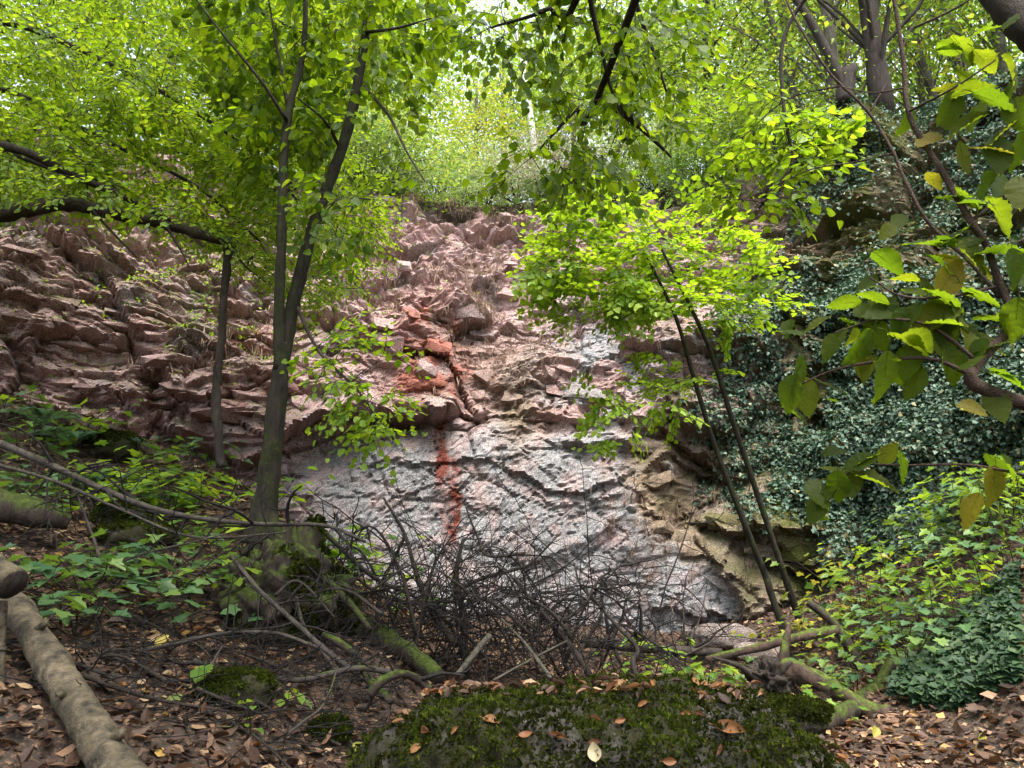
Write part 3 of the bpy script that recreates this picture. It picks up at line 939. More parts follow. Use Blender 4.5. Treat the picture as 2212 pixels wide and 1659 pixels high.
def rim_tree(px, Y, label, h=9., r=.12, cr=2.6, mat=L_FAR, n=2600, lean=(0, 0), bark=B_FAR, size=.17, low=.8, name="rim_tree", group=None, crown=True, bend=.15, ex=0):
    rng = np.random.default_rng(int(px * 7 + Y * 31))
    x = (px - 1106) / FPX * Y * 1.12
    z = rim_z(x, Y)
    t = thing(name, label, "tree", (x, Y, z), group)
    b0 = np.array([x, Y, z - .3])
    top = b0 + np.array([lean[0], lean[1], h])
    mid = (b0 + top) / 2 + rng.normal(0, bend, 3) * (1, 1, 0)
    trunk = smooth_path([b0, mid, top], 14)
    mb = MB(); tube(mb, trunk, r * 1.15, r * .35, sides=9, rough=.12, seed=int(px))
    mb.build("trunk", bark, t)
    if crown:
        mb = MB(); cc = cloud(mb, 'kite', top - np.array([0, 0, h * (.5 - low * .06)]), (cr, cr * .9, h * .5), int(n * 2.2), size * .98, rng, 100, .5, .2, .3)
        mb.build("crown", mat, t, smooth=False, kind="stuff")
    else:
        cc = top + rng.normal(0, 1, (9, 3)) * (.8, .8, .6)
    bb = MB()
    for c in cc[:26]:
        f = np.clip((c[2] - z) / h - rng.uniform(.15, .3), .12, .92)
        a = trunk[int(f * 13)]
        tube(bb, smooth_path([a, (a + c) / 2 + UP * .1 + rng.normal(0, .12, 3), c], 6), r * .28, r * .06, sides=4, cap=False)
    bb.build("limb_mass", bark, t, kind="stuff")
    return t


for px, Y, label, kw in (
    (-60, 15.5, "leafy tree on the rim at the far left, behind the beech foliage", dict(cr=3.2, n=3000)),
    (150, 17, "green rim tree seen through the upper left beech leaves", dict(cr=3.2, n=3000)),
    (380, 18, "rim tree behind the upper left foliage, left of the twin stems", dict(cr=3., n=3000)),
    (560, 20, "rim tree rising behind the left stem of the twin tree", dict(cr=3., n=3000)),
    (700, 19, "rim tree filling the gap between the two stems", dict(cr=2.6)),
    (830, 22, "dense green rim tree right of the leaning stem", dict(cr=2.8, n=3200)),
    (905, 27, "taller rim tree left of the bright sky gap", dict(h=11, cr=2.8, mat=L_FAR)),
    (1030, 25, "low yellow green tree below the bright sky gap", dict(h=5.5, cr=2.2, mat=L_FARY, size=.15)),
    (1090, 30, "distant thin crowned tree right of the sky gap", dict(h=11, cr=2.4, n=2000)),
    (1235, 26, "green rim tree behind the hanging lime twigs", dict(h=10, cr=2.8)),
    (1330, 21, "rim tree behind the dark hanging bough", dict(h=9, cr=2.7, n=2800)),
    (1440, 24, "bushy rim tree right of the hanging bough", dict(h=10, cr=2.8)),
    (1520, 19, "rim tree with a dark trunk left of the yellow leaves", dict(h=10, r=.14, cr=2.6, bark=B_DARK, lean=(.6, 0))),
    (1600, 27, "tall green tree far behind the dark trunked one", dict(h=11, cr=3., n=3000)),
    (1690, 20, "yellow leaved rim tree at the upper right", dict(h=9, r=.11, cr=2.2, mat=L_FARY, size=.15, lean=(.3, 0), n=2200)),
    (1750, 17.5, "slim grey tree leaning left on the ivy bluff", dict(h=10, r=.10, cr=2.4, lean=(-1.6, .3), n=900)),
    (1815, 16.5, "pale grey straight tree behind the bent stump", dict(h=11, r=.16, cr=2.6, lean=(-.4, 0), n=900)),
    (1905, 14.6, "thick dark tree standing on top of the ivy bluff", dict(h=11, r=.21, cr=2.6, bark=B_DARK, lean=(-.5, .2), n=900)),
    (1870, 19, "thin grey tree just left of the thick dark tree", dict(h=11, r=.10, cr=2.4, lean=(-.8, 0), n=1100)),
    (1985, 19.5, "slender tree right of the thick dark tree on the bluff", dict(h=10, r=.10, cr=2.4, lean=(.2, 0), n=1200)),
    (2040, 17.5, "crooked slender tree right of the bluff top", dict(h=10, r=.10, cr=2.3, mat=L_FARY, lean=(-1.0, .5), n=1100)),
    (2110, 18.5, "grey trunked tree behind the large hazel leaves", dict(h=11, r=.17, cr=2.6, lean=(-.9, 0), n=1300)),
    (2190, 16, "grey tree near the top right corner", dict(h=11, r=.15, cr=2.6, lean=(-.6, 0), n=1400)),
    (2330, 14, "tree on the right rim at the picture edge", dict(h=9, r=.15, cr=2.8)),
    (1960, 26, "far green tree filling the gaps above the bluff", dict(h=12, cr=3.6, n=2600, size=.2)),
    (1760, 27, "far green tree behind the slim leaning one", dict(h=12, cr=3.4, n=2600, size=.2)),
    (2150, 27, "far tree with bright gaps behind the grey trunks", dict(h=12, cr=3.6, n=2200, size=.2)),
    (1160, 33, "far hazy tree beside the bare white trunk", dict(h=12, cr=3.2, n=2400, size=.2)),
    (760, 31, "far tall tree behind the leaning stem", dict(h=13, cr=3.6, n=3000, size=.2)),
    (430, 29, "far tree crown above the left beech", dict(h=13, cr=4, n=3000, size=.2)),
    (1370, 32, "far tall tree behind the hanging bough", dict(h=13, cr=3.6, n=2600, size=.2)),
):
    rim_tree(px, Y, label, group="woodland on the rim", **kw)
rim_tree(1168, 22, "bare white dead trunk among the green rim trees", h=7.5, r=.13, bark=B_PALE, crown=False, lean=(-.9, 0), name="dead_tree")


# a bent stump with one upright shoot at the bluff edge
def bluff_stump():
    b0, _q = cliff_at(1810, 205)
    b0 = b0 - UP * .15
    t = thing("bent_stump", "stubby bent stump with raised arm on the ivy bluff edge", "stump", b0)
    mb = MB()
    tube(mb, [b0, b0 + (.05, 0, .35), b0 + (.12, 0, .7), b0 + (.3, 0, .9)], [.2, .17, .16, .1], n=12, sides=10, rough=.25, seed=4)
    mb.build("trunk", B_DARK, t)
    mb = MB()
    tube(mb, [b0 + (.02, 0, .4), b0 + (-.15, 0, .9), b0 + (-.5, 0, 1.9), b0 + (-1.2, 0, 3.4), b0 + (-1.9, 0, 5.5)], .12, .05, n=20, sides=8, rough=.12, seed=5)
    mb.build("bough", B_DARK, t)


bluff_stump()
for k, (px, py, rad, mat, label, n, size) in enumerate((
    (700, 335, 1.15, L_PALE, "pale shrub on the rim between the twin stems", 2200, .075),
    (790, 300, 1.2, L_PALE, "pale green shrub just right of the leaning stem", 2600, .075),
    (870, 305, 1.1, L_PALE, "light shrub at the rim left of the red gully", 2400, .07),
    (945, 335, .8, L_PALE, "small pale shrub above the red gully", 1500, .065),
    (1020, 385, .85, L_PALE, "silvery shrub spilling down over the red gully", 2600, .06),
    (1060, 320, 1.15, L_PALE, "large silvery green shrub at the top of the gully", 3200, .065),
    (1130, 270, 1.2, L_GREYT, "withered greyish shrub behind the hanging lime leaves", 2600, .06),
    (1200, 260, 1.2, L_GREYT, "grey half bare bush right of the withered shrub", 2400, .06),
    (1260, 345, 1.0, L_PALE, "pale shrub behind the lowest hanging lime leaves", 2200, .065),
    (900, 235, 1.5, L_FAR, "leafy bush behind the pale rim shrubs", 2400, .09),
    (990, 240, 1.2, L_FARY, "yellowish bush in the middle of the rim", 2000, .08),
    (780, 215, 1.5, L_FAR, "bush behind the leaning stem on the rim", 2400, .09),
    (1390, 300, 1.3, L_PALE, "grey green bush on the rim right of the hanging bough", 2600, .07),
    (1480, 270, 1.4, L_PALE, "broad grey green bush left of the ivy bluff", 2800, .075),
    (1570, 260, 1.3, L_FAR, "green bush behind the bright hanging spray", 2400, .085),
    (1660, 250, 1.3, L_FAR, "bush beside the ivy bluff's left flank", 2400, .085),
    (1370, 400, .9, L_SAPD, "dark ivy bush clinging to the upper right wall", 2200, .07),
    (1450, 420, 1.0, L_SAPD, "dark leafy overhang of ivy below the rim bushes", 2600, .07),
    (1530, 400, 1.0, L_SAPD, "ivy clump hanging beside the bright spray", 2400, .07),
    (780, 385, .6, L_PALE, "small pale bush low on the rim beside the leaning stem", 1300, .06),
    (860, 375, .6, L_PALE, "small silvery bush at the left lip of the gully", 1300, .06),
    (1000, 425, .45, L_PALE, "lowest silvery bush hanging into the red gully", 1200, .055),
    (1110, 375, .6, L_PALE, "silvery bush at the right lip of the gully", 1300, .06),
    (1185, 395, .6, L_PALE, "pale bush half hidden by the hanging lime leaves", 1300, .06),
    (560, 300, 1.3, L_FAR, "rim bush hidden behind the left stem", 2200, .085),
    (420, 260, 1.3, L_PALE, "pale rim bush seen through the left foliage", 2200, .08),
)):
    rng = np.random.default_rng(300 + k)
    rad *= 1.35; n = int(n * 1.7)
    c, _n = cliff_at(px, py + 25)
    t = thing("shrub", label, "shrub", c, "shrubs along the rim")
    mb = MB(); cc = cloud(mb, 'oval', c + np.array([0, 0, rad * .45]), (rad, rad * .8, rad * .75), n, size, rng, 46, .7, .2, .35)
    mb.build("foliage", mat, t, smooth=False, kind="stuff")
    mb = MB()
    for q in cc[:22]:
        tube(mb, smooth_path([c - UP * .1, (c + q) / 2 + rng.normal(0, .1, 3), q], 5), .016, .004, sides=4, cap=False)
    mb.build("stem_mass", B_TWIG, t, kind="stuff")

# ------------------------------------------------------------------ ivy, dead leaves and dry grass on the wall
def wall_sample(dens, n, rng):
    w = np.clip(dens, 0, 1).ravel()
    area = np.linalg.norm(np.cross(np.gradient(V, axis=0), np.gradient(V, axis=1)), axis=-1).ravel()
    w = w * area
    k = rng.choice(len(w), n, p=w / w.sum())
    e = np.repeat(1, n)
    pos = VC.reshape(-1, 3)[k]
    return pos + rng.normal(0, .02, (n, 3)), CLIFF_N.reshape(-1, 3)[k], k


inview = (qx > -60) & (qx < 2290) & (qy > -60) & (qy < 1600) & (np.repeat(tt[None], NS, 0) < 4.3)
pn = fbm(qx / 75, qy / 75, None, 211, 4)
pn2 = fbm(qx / 22, qy / 30, None, 215, 3)
edge = np.interp(qy, [100, 330, 430, 560, 700, 900, 1100, 1250, 1350], [1300, 1330, 1560, 1640, 1540, 1500, 1560, 1720, 1950])
ivy = sstep(-30, 120, qx - edge + 60 * pn)
ivy *= np.where(qx > 1790, 1, sstep(-.25, .3, pn + .5 * pn2 + .12))
ivy *= np.where(qy < 640, .25 + .75 * sstep(-.2, .25, pn + .4 * pn2), 1)
litterslope = np.exp(-((qx - 1800) / 200) ** 2 - ((qy - 490 + .25 * (qx - 1800)) / 75) ** 2)
ivy *= 1 - .75 * litterslope
ivy = np.where(qy < 330, ivy * sstep(1300, 1420, qx), ivy)
bare = .8 * np.exp(-((qx - 1985) / 40) ** 2 - ((qy - 345) / 30) ** 2) + np.exp(-((qx - 1700) / 130) ** 2 - ((qy - 1200) / 90) ** 2)
ivy = np.clip(ivy * (1 - bare), 0, 1) * inview * (.45 + .55 * sstep(1640, 1800, qx) * np.maximum(sstep(520, 760, qy), .6 * (1 - sstep(330, 430, qy))))
rng = np.random.default_rng(77)
pos, nn, kk = wall_sample(ivy, 165000, rng)
off = np.abs(rng.normal(.03, .05, (len(pos), 1)))
mb = MB()
leaves(mb, 'ivyleaf', pos + nn * off, nrm(-UP * .6 + rng.normal(0, .55, pos.shape) + nn * .5), nrm(nn * .6 + UP * .75 + rng.normal(0, .4, pos.shape)), rng.uniform(.04, .09, len(pos)), rng)
tag(mb.build("ivy", L_IVY, smooth=False, kind="stuff"), "dark glossy ivy curtain covering the right hand quarry wall", "ivy")
mb = MB()
for a in rng.choice(len(pos), 260, False):
    p0 = pos[a] + nn[a] * .02
    ln = rng.uniform(.4, 1.3)
    pts = p0 - UP * np.linspace(0, ln, 6)[:, None] + nn[a] * .05 + np.cumsum(rng.normal(0, .03, (6, 3)), 0)
    tube(mb, pts, .006, .003, sides=3, cap=False)
tag(mb.build("ivy_vines", B_TWIG, kind="stuff"), "thin bare ivy vines hanging on the right quarry wall", "vines")
ld = np.clip(litterslope * 1.1 + .25 * ivy * sstep(0, .5, pn) + .35 * sstep(.1, .6, CLIFF_N[..., 2]) * sstep(1350, 1600, qx) * (1 - sstep(900, 1100, qy)) + .10 * sstep(.3, .7, CLIFF_N[..., 2]) * (1 - grey), 0, 1) * inview
pos, nn, kk = wall_sample(ld, 11000, rng)
mb = MB()
leaves(mb, 'oval', pos + nn * .02, nrm(rng.normal(0, 1, pos.shape)), nrm(nn + UP * .4 + rng.normal(0, .4, pos.shape)), rng.uniform(.04, .09, len(pos)), rng)
tag(mb.build("dead_leaves", L_LITTER, smooth=False, kind="stuff"), "brown dead leaves caught on the ledges and ivy slope", "leaves")
gd = np.exp(-((qx - 960) / 230) ** 2 - ((qy - 580) / 150) ** 2) * sstep(-.2, .4, pn + .4 * pn2) + .5 * np.exp(-((qx - 1080) / 120) ** 2 - ((qy - 770) / 70) ** 2) + .4 * np.exp(-((qx - 480) / 160) ** 2 - ((qy - 770) / 30) ** 2) + .25 * np.exp(-((qx - 1300) / 150) ** 2 - ((qy - 680) / 60) ** 2) + .3 * np.exp(-((qx - 1420) / 90) ** 2 - ((qy - 1130) / 100) ** 2)
gd = gd * (.35 + sstep(-.2, .5, CLIFF_N[..., 2])) * inview
pos, nn, kk = wall_sample(gd, 3300, rng)
mb = MB()
allp = np.repeat(pos, 7, 0) + rng.normal(0, .03, (len(pos) * 7, 3)); alln = np.repeat(nn, 7, 0)
up_ = rng.random((len(pos), 1)).repeat(7, 0)
leaves(mb, 'blade', allp, nrm(-UP * (1.3 - 2.2 * (up_ > .72)) + alln * rng.uniform(.2, .9, (len(allp), 1)) + rng.normal(0, .35, allp.shape)), nrm(alln + rng.normal(0, .4, allp.shape)), rng.uniform(.08, .28, len(allp)) * (1, ), rng, droop=.35)
mb.v = [x for x in mb.v]
tag(mb.build("dry_grass", L_DRY, smooth=False, kind="stuff"), "withered drooping grass on the red ledges of the quarry face", "grass")
gs = .6 * np.exp(-((qx - 470) / 300) ** 2 - ((qy - 640) / 130) ** 2) * sstep(.25, .6, pn2 + .5 * CLIFF_N[..., 2]) + .2 * np.exp(-((qx - 980) / 150) ** 2 - ((qy - 480) / 60) ** 2) * sstep(.2, .5, pn2)
pos, nn, kk = wall_sample(gs * inview, 3500, rng)
mb = MB(); leaves(mb, 'oval', pos + nn * .04, nrm(rng.normal(0, 1, pos.shape) + nn * .5), nrm(nn * .5 + UP + rng.normal(0, .3, pos.shape)), rng.uniform(.04, .08, len(pos)), rng)
tag(mb.build("ledge_plants", L_SAP, smooth=False, kind="stuff"), "small green plants sprouting from the left rock ledges", "plants")

# ------------------------------------------------------------------ the twin stemmed tree on its mossy stump
def trunk_part(root, pts, r0, r1=None, mat=None, name="trunk", n=40, sides=14, rough=.16, seed=1, power=1.):
    mb = MB(); tube(mb, pts, r0, r1, n=n, sides=sides, rough=rough, seed=seed, power=power)
    return mb.build(name, mat, root)


def twin_tree():
    b0 = P(566, 1150, 6.5)
    t = thing("twin_tree", "mossy tree with two stems rising from a mossy stump", "tree", b0)
    stem = path((560, 1175, 6.5), (572, 1100, 6.5), (590, 950, 6.5), (604, 820, 6.5), (612, 740, 6.5))
    tk = trunk_part(t, stem, [.15, .108, .092, .08, .045], None, B_TRUNK, sides=16, seed=2)
    for pr in ((520, 1200), (610, 1195), (545, 1215), (640, 1180)):
        trunk_part(tk, np.array([P(572, 1090, 6.5), (P(570, 1140, 6.42) + P(pr[0], pr[1], 6.4)) / 2, P(pr[0], pr[1], 6.35)]), .07, .02, B_TRUNK, "root", n=10, sides=8)
    left = path((603, 800, 6.47), (602, 700, 6.46), (608, 520, 6.45), (613, 340, 6.5), (625, 235, 6.5), (652, 130, 6.55), (660, 20, 6.6), (655, -120, 6.7))
    right = path((612, 790, 6.53), (632, 660, 6.55), (680, 480, 6.6), (745, 300, 6.65), (778, 150, 6.7), (798, 0, 6.75), (812, -160, 6.8))
    trunk_part(t, left, [.05, .05, .047, .043, .038, .03, .024, .018], None, B_TRUNK, "stem", 50, 12)
    trunk_part(t, right, [.062, .064, .059, .054, .048, .042, .038], None, B_TRUNK, "stem", 50, 12)
    c = Crown(11)
    c.skeleton(left[3:], .045, .02); c.skeleton(right[2:], .07, .05)
    bl = ((left[4:6], path((620, 260, 6.45), (560, 170, 6.2), (470, 60, 6.0), (410, -20, 5.9))), (1, path((622, 230, 6.5), (600, 110, 6.4), (575, -30, 6.3))),
          (1, path((787, 188, 6.7), (840, 250, 6.5), (880, 330, 6.3), (918, 392, 6.1))), (1, path((792, 70, 6.7), (860, 60, 6.3), (930, 40, 6.0))), (1, path((690, 460, 6.6), (740, 430, 6.4), (800, 430, 6.2))),
          (1, path((640, 660, 6.55), (690, 760, 6.3), (770, 840, 6.1), (850, 950, 5.9))), (1, path((735, 320, 6.65), (700, 260, 6.3), (640, 210, 6.0))))
    for k, (_, p) in enumerate(bl):
        trunk_part(t, p, .02, .006, B_DARK, "bough", 16, 7, .1)
        c.skeleton(p, .014, .004, 12)
    c.clusters(poly_pts(260, [(420, -80), (990, -80), (950, 170), (880, 225), (800, 190), (760, 240), (700, 330), (560, 340), (480, 200)], 6.3, 7.8, c.rng), 3, .42, .105, .075, droop=.55, jit=.5, sag=.05, tilt=.35)
    c.clusters(poly_pts(14, [(680, 370), (800, 400), (800, 500), (730, 540), (670, 500)], 6.0, 6.5, c.rng), 3, .32, .105, .08, droop=.5, jit=.4)
    c.clusters(np.array([P(*q) for q in ((850, 300, 6.4), (870, 345, 6.3), (905, 385, 6.1), (875, 250, 6.4), (820, 180, 6.5), (840, 330, 6.3))]), 2, .3, .10, .08, droop=.8, jit=.5)
    c.finish(t, 'heart', L_LIME, B_DARK, 280)
    c2 = Crown(12)
    c2.skeleton(bl[5][1], .014, .004, 14)
    c2.clusters(poly_pts(16, [(690, 690), (850, 735), (865, 770), (770, 790), (690, 800)], 5.9, 6.4, c2.rng), 3, .34, .07, .06, droop=.4)
    c2.clusters(poly_pts(26, [(690, 800), (760, 790), (850, 860), (880, 990), (800, 940), (720, 880)], 5.7, 6.3, c2.rng), 3, .34, .07, .06, droop=.4)
    c2.finish(t, 'heart', L_YOUNG, B_DARK, 140)


twin_tree()


def left_beech():
    b0 = np.array([-7.4, 6.8, ground_z(-7.4, 6.8) - .1])
    t = thing("beech_tree", "large beech filling the upper left with bright green sprays", "tree", b0)
    tr = np.array([b0, b0 + (.1, .1, 2.5), b0 + (.5, .2, 5), b0 + (.7, .5, 8)])
    trunk_part(t, tr, .2, .1, B_STEM, seed=7)
    c = Crown(21); c.skeleton(tr, .2, .1)
    for p in (path((-250, -40, 7.0), (60, 60, 7.6), (300, 170, 8), (520, 310, 8.2), (640, 430, 8.3)), path((-250, 100, 7.2), (30, 200, 7.8), (220, 300, 8.2), (420, 400, 8.4), (560, 520, 8.4)),
              path((-250, -240, 7.2), (150, -120, 7.4), (450, -20, 7.6), (760, 120, 7.8)), path((-250, 240, 7), (20, 330, 7.2), (200, 400, 7.3), (380, 480, 7.4))):
        trunk_part(t, np.vstack([tr[2] if p[0][2] < 7 else tr[3], p]), .05, .012, B_DARK, "bough", 24, 8, .1)
        c.skeleton(p, .04, .01)
    pol = [(-120, -120), (880, -120), (800, 120), (740, 300), (820, 420), (820, 520), (760, 600), (690, 660), (560, 590), (480, 530), (380, 480), (250, 440), (120, 425), (-120, 400)]
    C = poly_pts(1500, pol, 6.2, 10.2, c.rng)
    x, y = PX(C)
    far = (x > 400) & (C[:, 1] < 7.3)
    C[far] = CAM + (C[far] - CAM) * ((7.3 + c.rng.random(far.sum()) * 2.5) / C[far][:, 1])[:, None]
    g = fbm(x / 110, y / 80, None, 5, 2)
    C = C[(g > -.5)]
    C = np.vstack([C, poly_pts(480, [(-120, 120), (420, 120), (640, 330), (620, 500), (500, 510), (380, 470), (200, 425), (-120, 400)], 7.3, 9.8, c.rng)])
    # boughs slope down to the right, so do the sprays
    c.clusters(C, 4, .42, .078, .055, droop=.3, jit=.28, sag=.05, tilt=.22)
    c.finish(t, 'oval', L_BEECH, B_DARK, 250, fold=.12)
    # unseen crown top above the frame, added to shade the left cliff and bank
    o = Crown(22); o.skeleton(tr, .2, .1)
    over = o.rng.uniform((-11, 3.5, 9.8), (-2.8, 11.5, 13), (170, 3))
    ox, oy = PX(over)
    o.clusters(over[oy < -260], 3, .9, .3, .2, r=.03, droop=.3, thin=.004)
    o.finish(t, 'kite', L_BEECH, B_DARK, 0, twigname="shade_twig_mass", fname="shade_foliage")


left_beech()


def overhanging_lime():
    b0 = np.array([1.5, -2.2, -.05])
    t = thing("lime_tree", "overhanging lime whose dark leafy boughs hang down from the top centre", "tree", b0)
    tr = np.array([b0, b0 + (.1, .3, 3), b0 + (.0, .9, 5.5), b0 + (-.2, 1.6, 8)])
    trunk_part(t, tr, .22, .1, B_STEM, seed=9)
    c = Crown(31); c.skeleton(tr[1:], .15, .1)
    for p in (path((1230, -420, 3.4), (1262, -120, 4.2), (1275, 0, 4.5), (1300, 110, 4.7), (1318, 185, 4.8), (1345, 255, 4.9)),
              path((1330, -420, 3.6), (1350, -100, 4.4), (1378, 20, 4.7), (1415, 120, 4.9), (1440, 200, 5.0)),
              path((1270, -60, 4.3), (1180, 20, 4.5), (1060, 60, 4.8)), path((1310, 165, 4.8), (1240, 240, 4.9), (1150, 340, 5.0)), path((1335, 230, 4.9), (1400, 290, 5.0), (1450, 340, 5.2))):
        q = np.vstack([tr[2], p]) if p[0][2] > 4.9 else p
        trunk_part(t, q, [.05, .03, .02, .014, .008], None, B_DARK, "bough", 26, 7, .1)
        c.skeleton(p, .02, .006)
    c.clusters(poly_pts(210, [(1030, -120), (1530, -120), (1500, 130), (1460, 290), (1420, 350), (1330, 410), (1190, 430), (1085, 400), (1100, 330), (1210, 300), (1190, 190), (1060, 110), (960, 40)], 4.3, 5.6, c.rng), 3, .30, .078, .06, droop=.6, jit=.5, sag=.03, tilt=.35)
    c.finish(t, 'heart', L_LIME, B_DARK, 280)

    # unseen leaves overhead, added and shaped to shade the foreground, open at the right
    o = Crown(32); o.skeleton(tr[1:], .15, .1)
    over = o.rng.uniform((-8, -5, 5.0), (1.6, 7.0, 10.5), (900, 3))
    ox, oy = PX(over); dep = (over - CAM) @ _f
    over = over[(dep < .5) | (oy < -520)]
    o.clusters(over, 3, .9, .3, .2, r=.03, droop=.3, thin=.004)
    o.finish(t, 'kite', L_LIME, B_DARK, 0, twigname="shade_twig_mass", fname="shade_foliage")


overhanging_lime()


def young_tree(px, base_y, Y, pts, label, polys, seed):
    b0 = P(px, base_y, Y)
    t = thing("young_tree", label, "tree", b0, "slender leaning trees before the ivy wall")
    tr = path(*pts)
    tr = np.vstack([tr[0] + (tr[0] - tr[1]) * (1.2 / np.linalg.norm(tr[0] - tr[1])), tr])
    trunk_part(t, tr, .052, .016, B_TRUNK, n=40, sides=10, rough=.1, seed=seed)
    c = Crown(seed); c.skeleton(tr[len(tr) // 2:], .03, .012)
    for n, pol, y0, y1 in polys:
        c.clusters(poly_pts(n, pol, y0, y1, c.rng), 4, .42, .096, .06, droop=.12, jit=.2, sag=.0, tilt=.11)
    c.finish(t, 'heart', L_YOUNG, B_DARK, 130)


young_tree(1703, 1265, 10.3, [(1710, 1290, 10.3), (1690, 1230, 10.2), (1640, 1080, 10), (1580, 900, 9.7), (1535, 760, 9.5), (1490, 660, 9.4), (1460, 600, 9.3), (1420, 520, 9.2)],
           "right hand slender leaning tree with a bright green tiered crown",
           [(120, [(1330, 640), (1380, 470), (1480, 440), (1580, 480), (1650, 560), (1680, 660), (1590, 720), (1480, 700)], 8.7, 10.0), (14, [(1380, 760), (1520, 740), (1570, 800), (1480, 900), (1390, 900)], 9, 10.2)], 41)
young_tree(1655, 1255, 10.0, [(1665, 1280, 10.0), (1650, 1235, 10.0), (1600, 1110, 9.8), (1540, 950, 9.6), (1500, 820, 9.4), (1465, 700, 9.2), (1440, 640, 9.1), (1390, 540, 9.0)],
           "left hand slender leaning tree, its lower sprays reaching over the grey rock",
           [(140, [(1140, 640), (1170, 460), (1270, 410), (1390, 430), (1420, 560), (1390, 690), (1280, 700), (1190, 680)], 8.4, 9.6), (16, [(1260, 780), (1420, 700), (1450, 780), (1400, 950), (1310, 970), (1290, 880)], 8.8, 9.8)], 42)


def corner_tree():
    b0 = np.array([3.3, 2.3, ground_z(3.3, 2.3) - .1])
    t = thing("corner_tree", "tree at the right edge, its dark trunk cutting the top right corner", "tree", b0)
    tr = np.vstack([b0, b0 + (-.1, .2, 1.5), P(2330, 150, 3.0), P(2230, 60, 3.1), P(2165, -10, 3.2), P(2060, -140, 3.4)])
    trunk_part(t, tr, .14, .07, B_DARK, seed=13)
    c = Crown(51); c.skeleton(tr[3:], .07, .05)
    for p in (path((2060, -140, 3.4), (1850, -120, 4.2), (1745, -10, 4.6), (1692, 85, 4.7), (1690, 200, 4.7), (1705, 300, 4.7), (1716, 348, 4.7)), path((1712, 340, 4.7), (1760, 380, 4.8), (1815, 390, 4.9)), path((1716, 348, 4.7), (1690, 390, 4.7), (1640, 450, 4.7))):
        trunk_part(t, p, [.02, .017, .015, .012, .008], None, B_DARK, "bough", 26, 7, .15)
        c.skeleton(p[-5:], .012, .004)
    c.clusters(poly_pts(75, [(1575, 330), (1640, 245), (1790, 235), (1830, 320), (1790, 390), (1720, 430), (1620, 470), (1560, 430)], 4.5, 5.0, c.rng), 3, .26, .075, .06, droop=.35, jit=.35, sag=.02)
    c.clusters(poly_pts(8, [(1600, 160), (1690, 170), (1690, 210), (1610, 210)], 4.5, 5.0, c.rng), 2, .26, .075, .06, droop=.4, jit=.35, sag=.02)
    c.finish(t, 'heart', L_YOUNG, B_DARK, 280)


corner_tree()


# ------------------------------------------------------------------ the big leaved hazel in front, right
def hazel_mesh(seed, mat):
    rng = np.random.default_rng(seed)
    n = 21
    t = np.linspace(0, 1, n)
    w = .36 * np.sin(np.pi * np.clip(t, 0, 1) ** .72) ** .8 * (1 - .25 * t) + .0
    w[0], w[-1] = .05, .0
    w[-2] *= .6
    serr = 1 + .045 * ((np.arange(n) % 2) * 2 - 1)
    cols = np.array([-1, -.66, -.33, 0, .33, .66, 1.])
    V = []
    cup, bend, tw = rng.uniform(-.5, .9), rng.uniform(.1, .55), rng.uniform(-.5, .5)
    for i in range(n):
        for cc in cols:
            ww_ = w[i] * (serr[i] if abs(cc) == 1 else 1) * cc
            x = t[i] + .10 * abs(cc) * w[i] * 1.3
            z = cup * ww_ ** 2 * 1.6 - bend * t[i] ** 2 * .5 + .012 * math.sin(t[i] * 46 - abs(cc) * 5) * (abs(cc) > .1) + tw * ww_ * t[i] * .6 + .02 * rng.normal() * abs(cc)
            V.append((x - .08, ww_, z))
    F = []
    for i in range(n - 1):
        for k in range(6):
            a = i * 7 + k
            F.append((a, a + 7, a + 8, a + 1))
    mb = MB().add(V, F)
    tube(mb, [(-.32, 0, .03), (-.15, 0, .05), (0, 0, .0), (.4, 0, -.012 - bend * .06)], .012, .005, sides=4, cap=False)
    me = mb.mesh("leaf"); me.materials.append(mat)
    return me


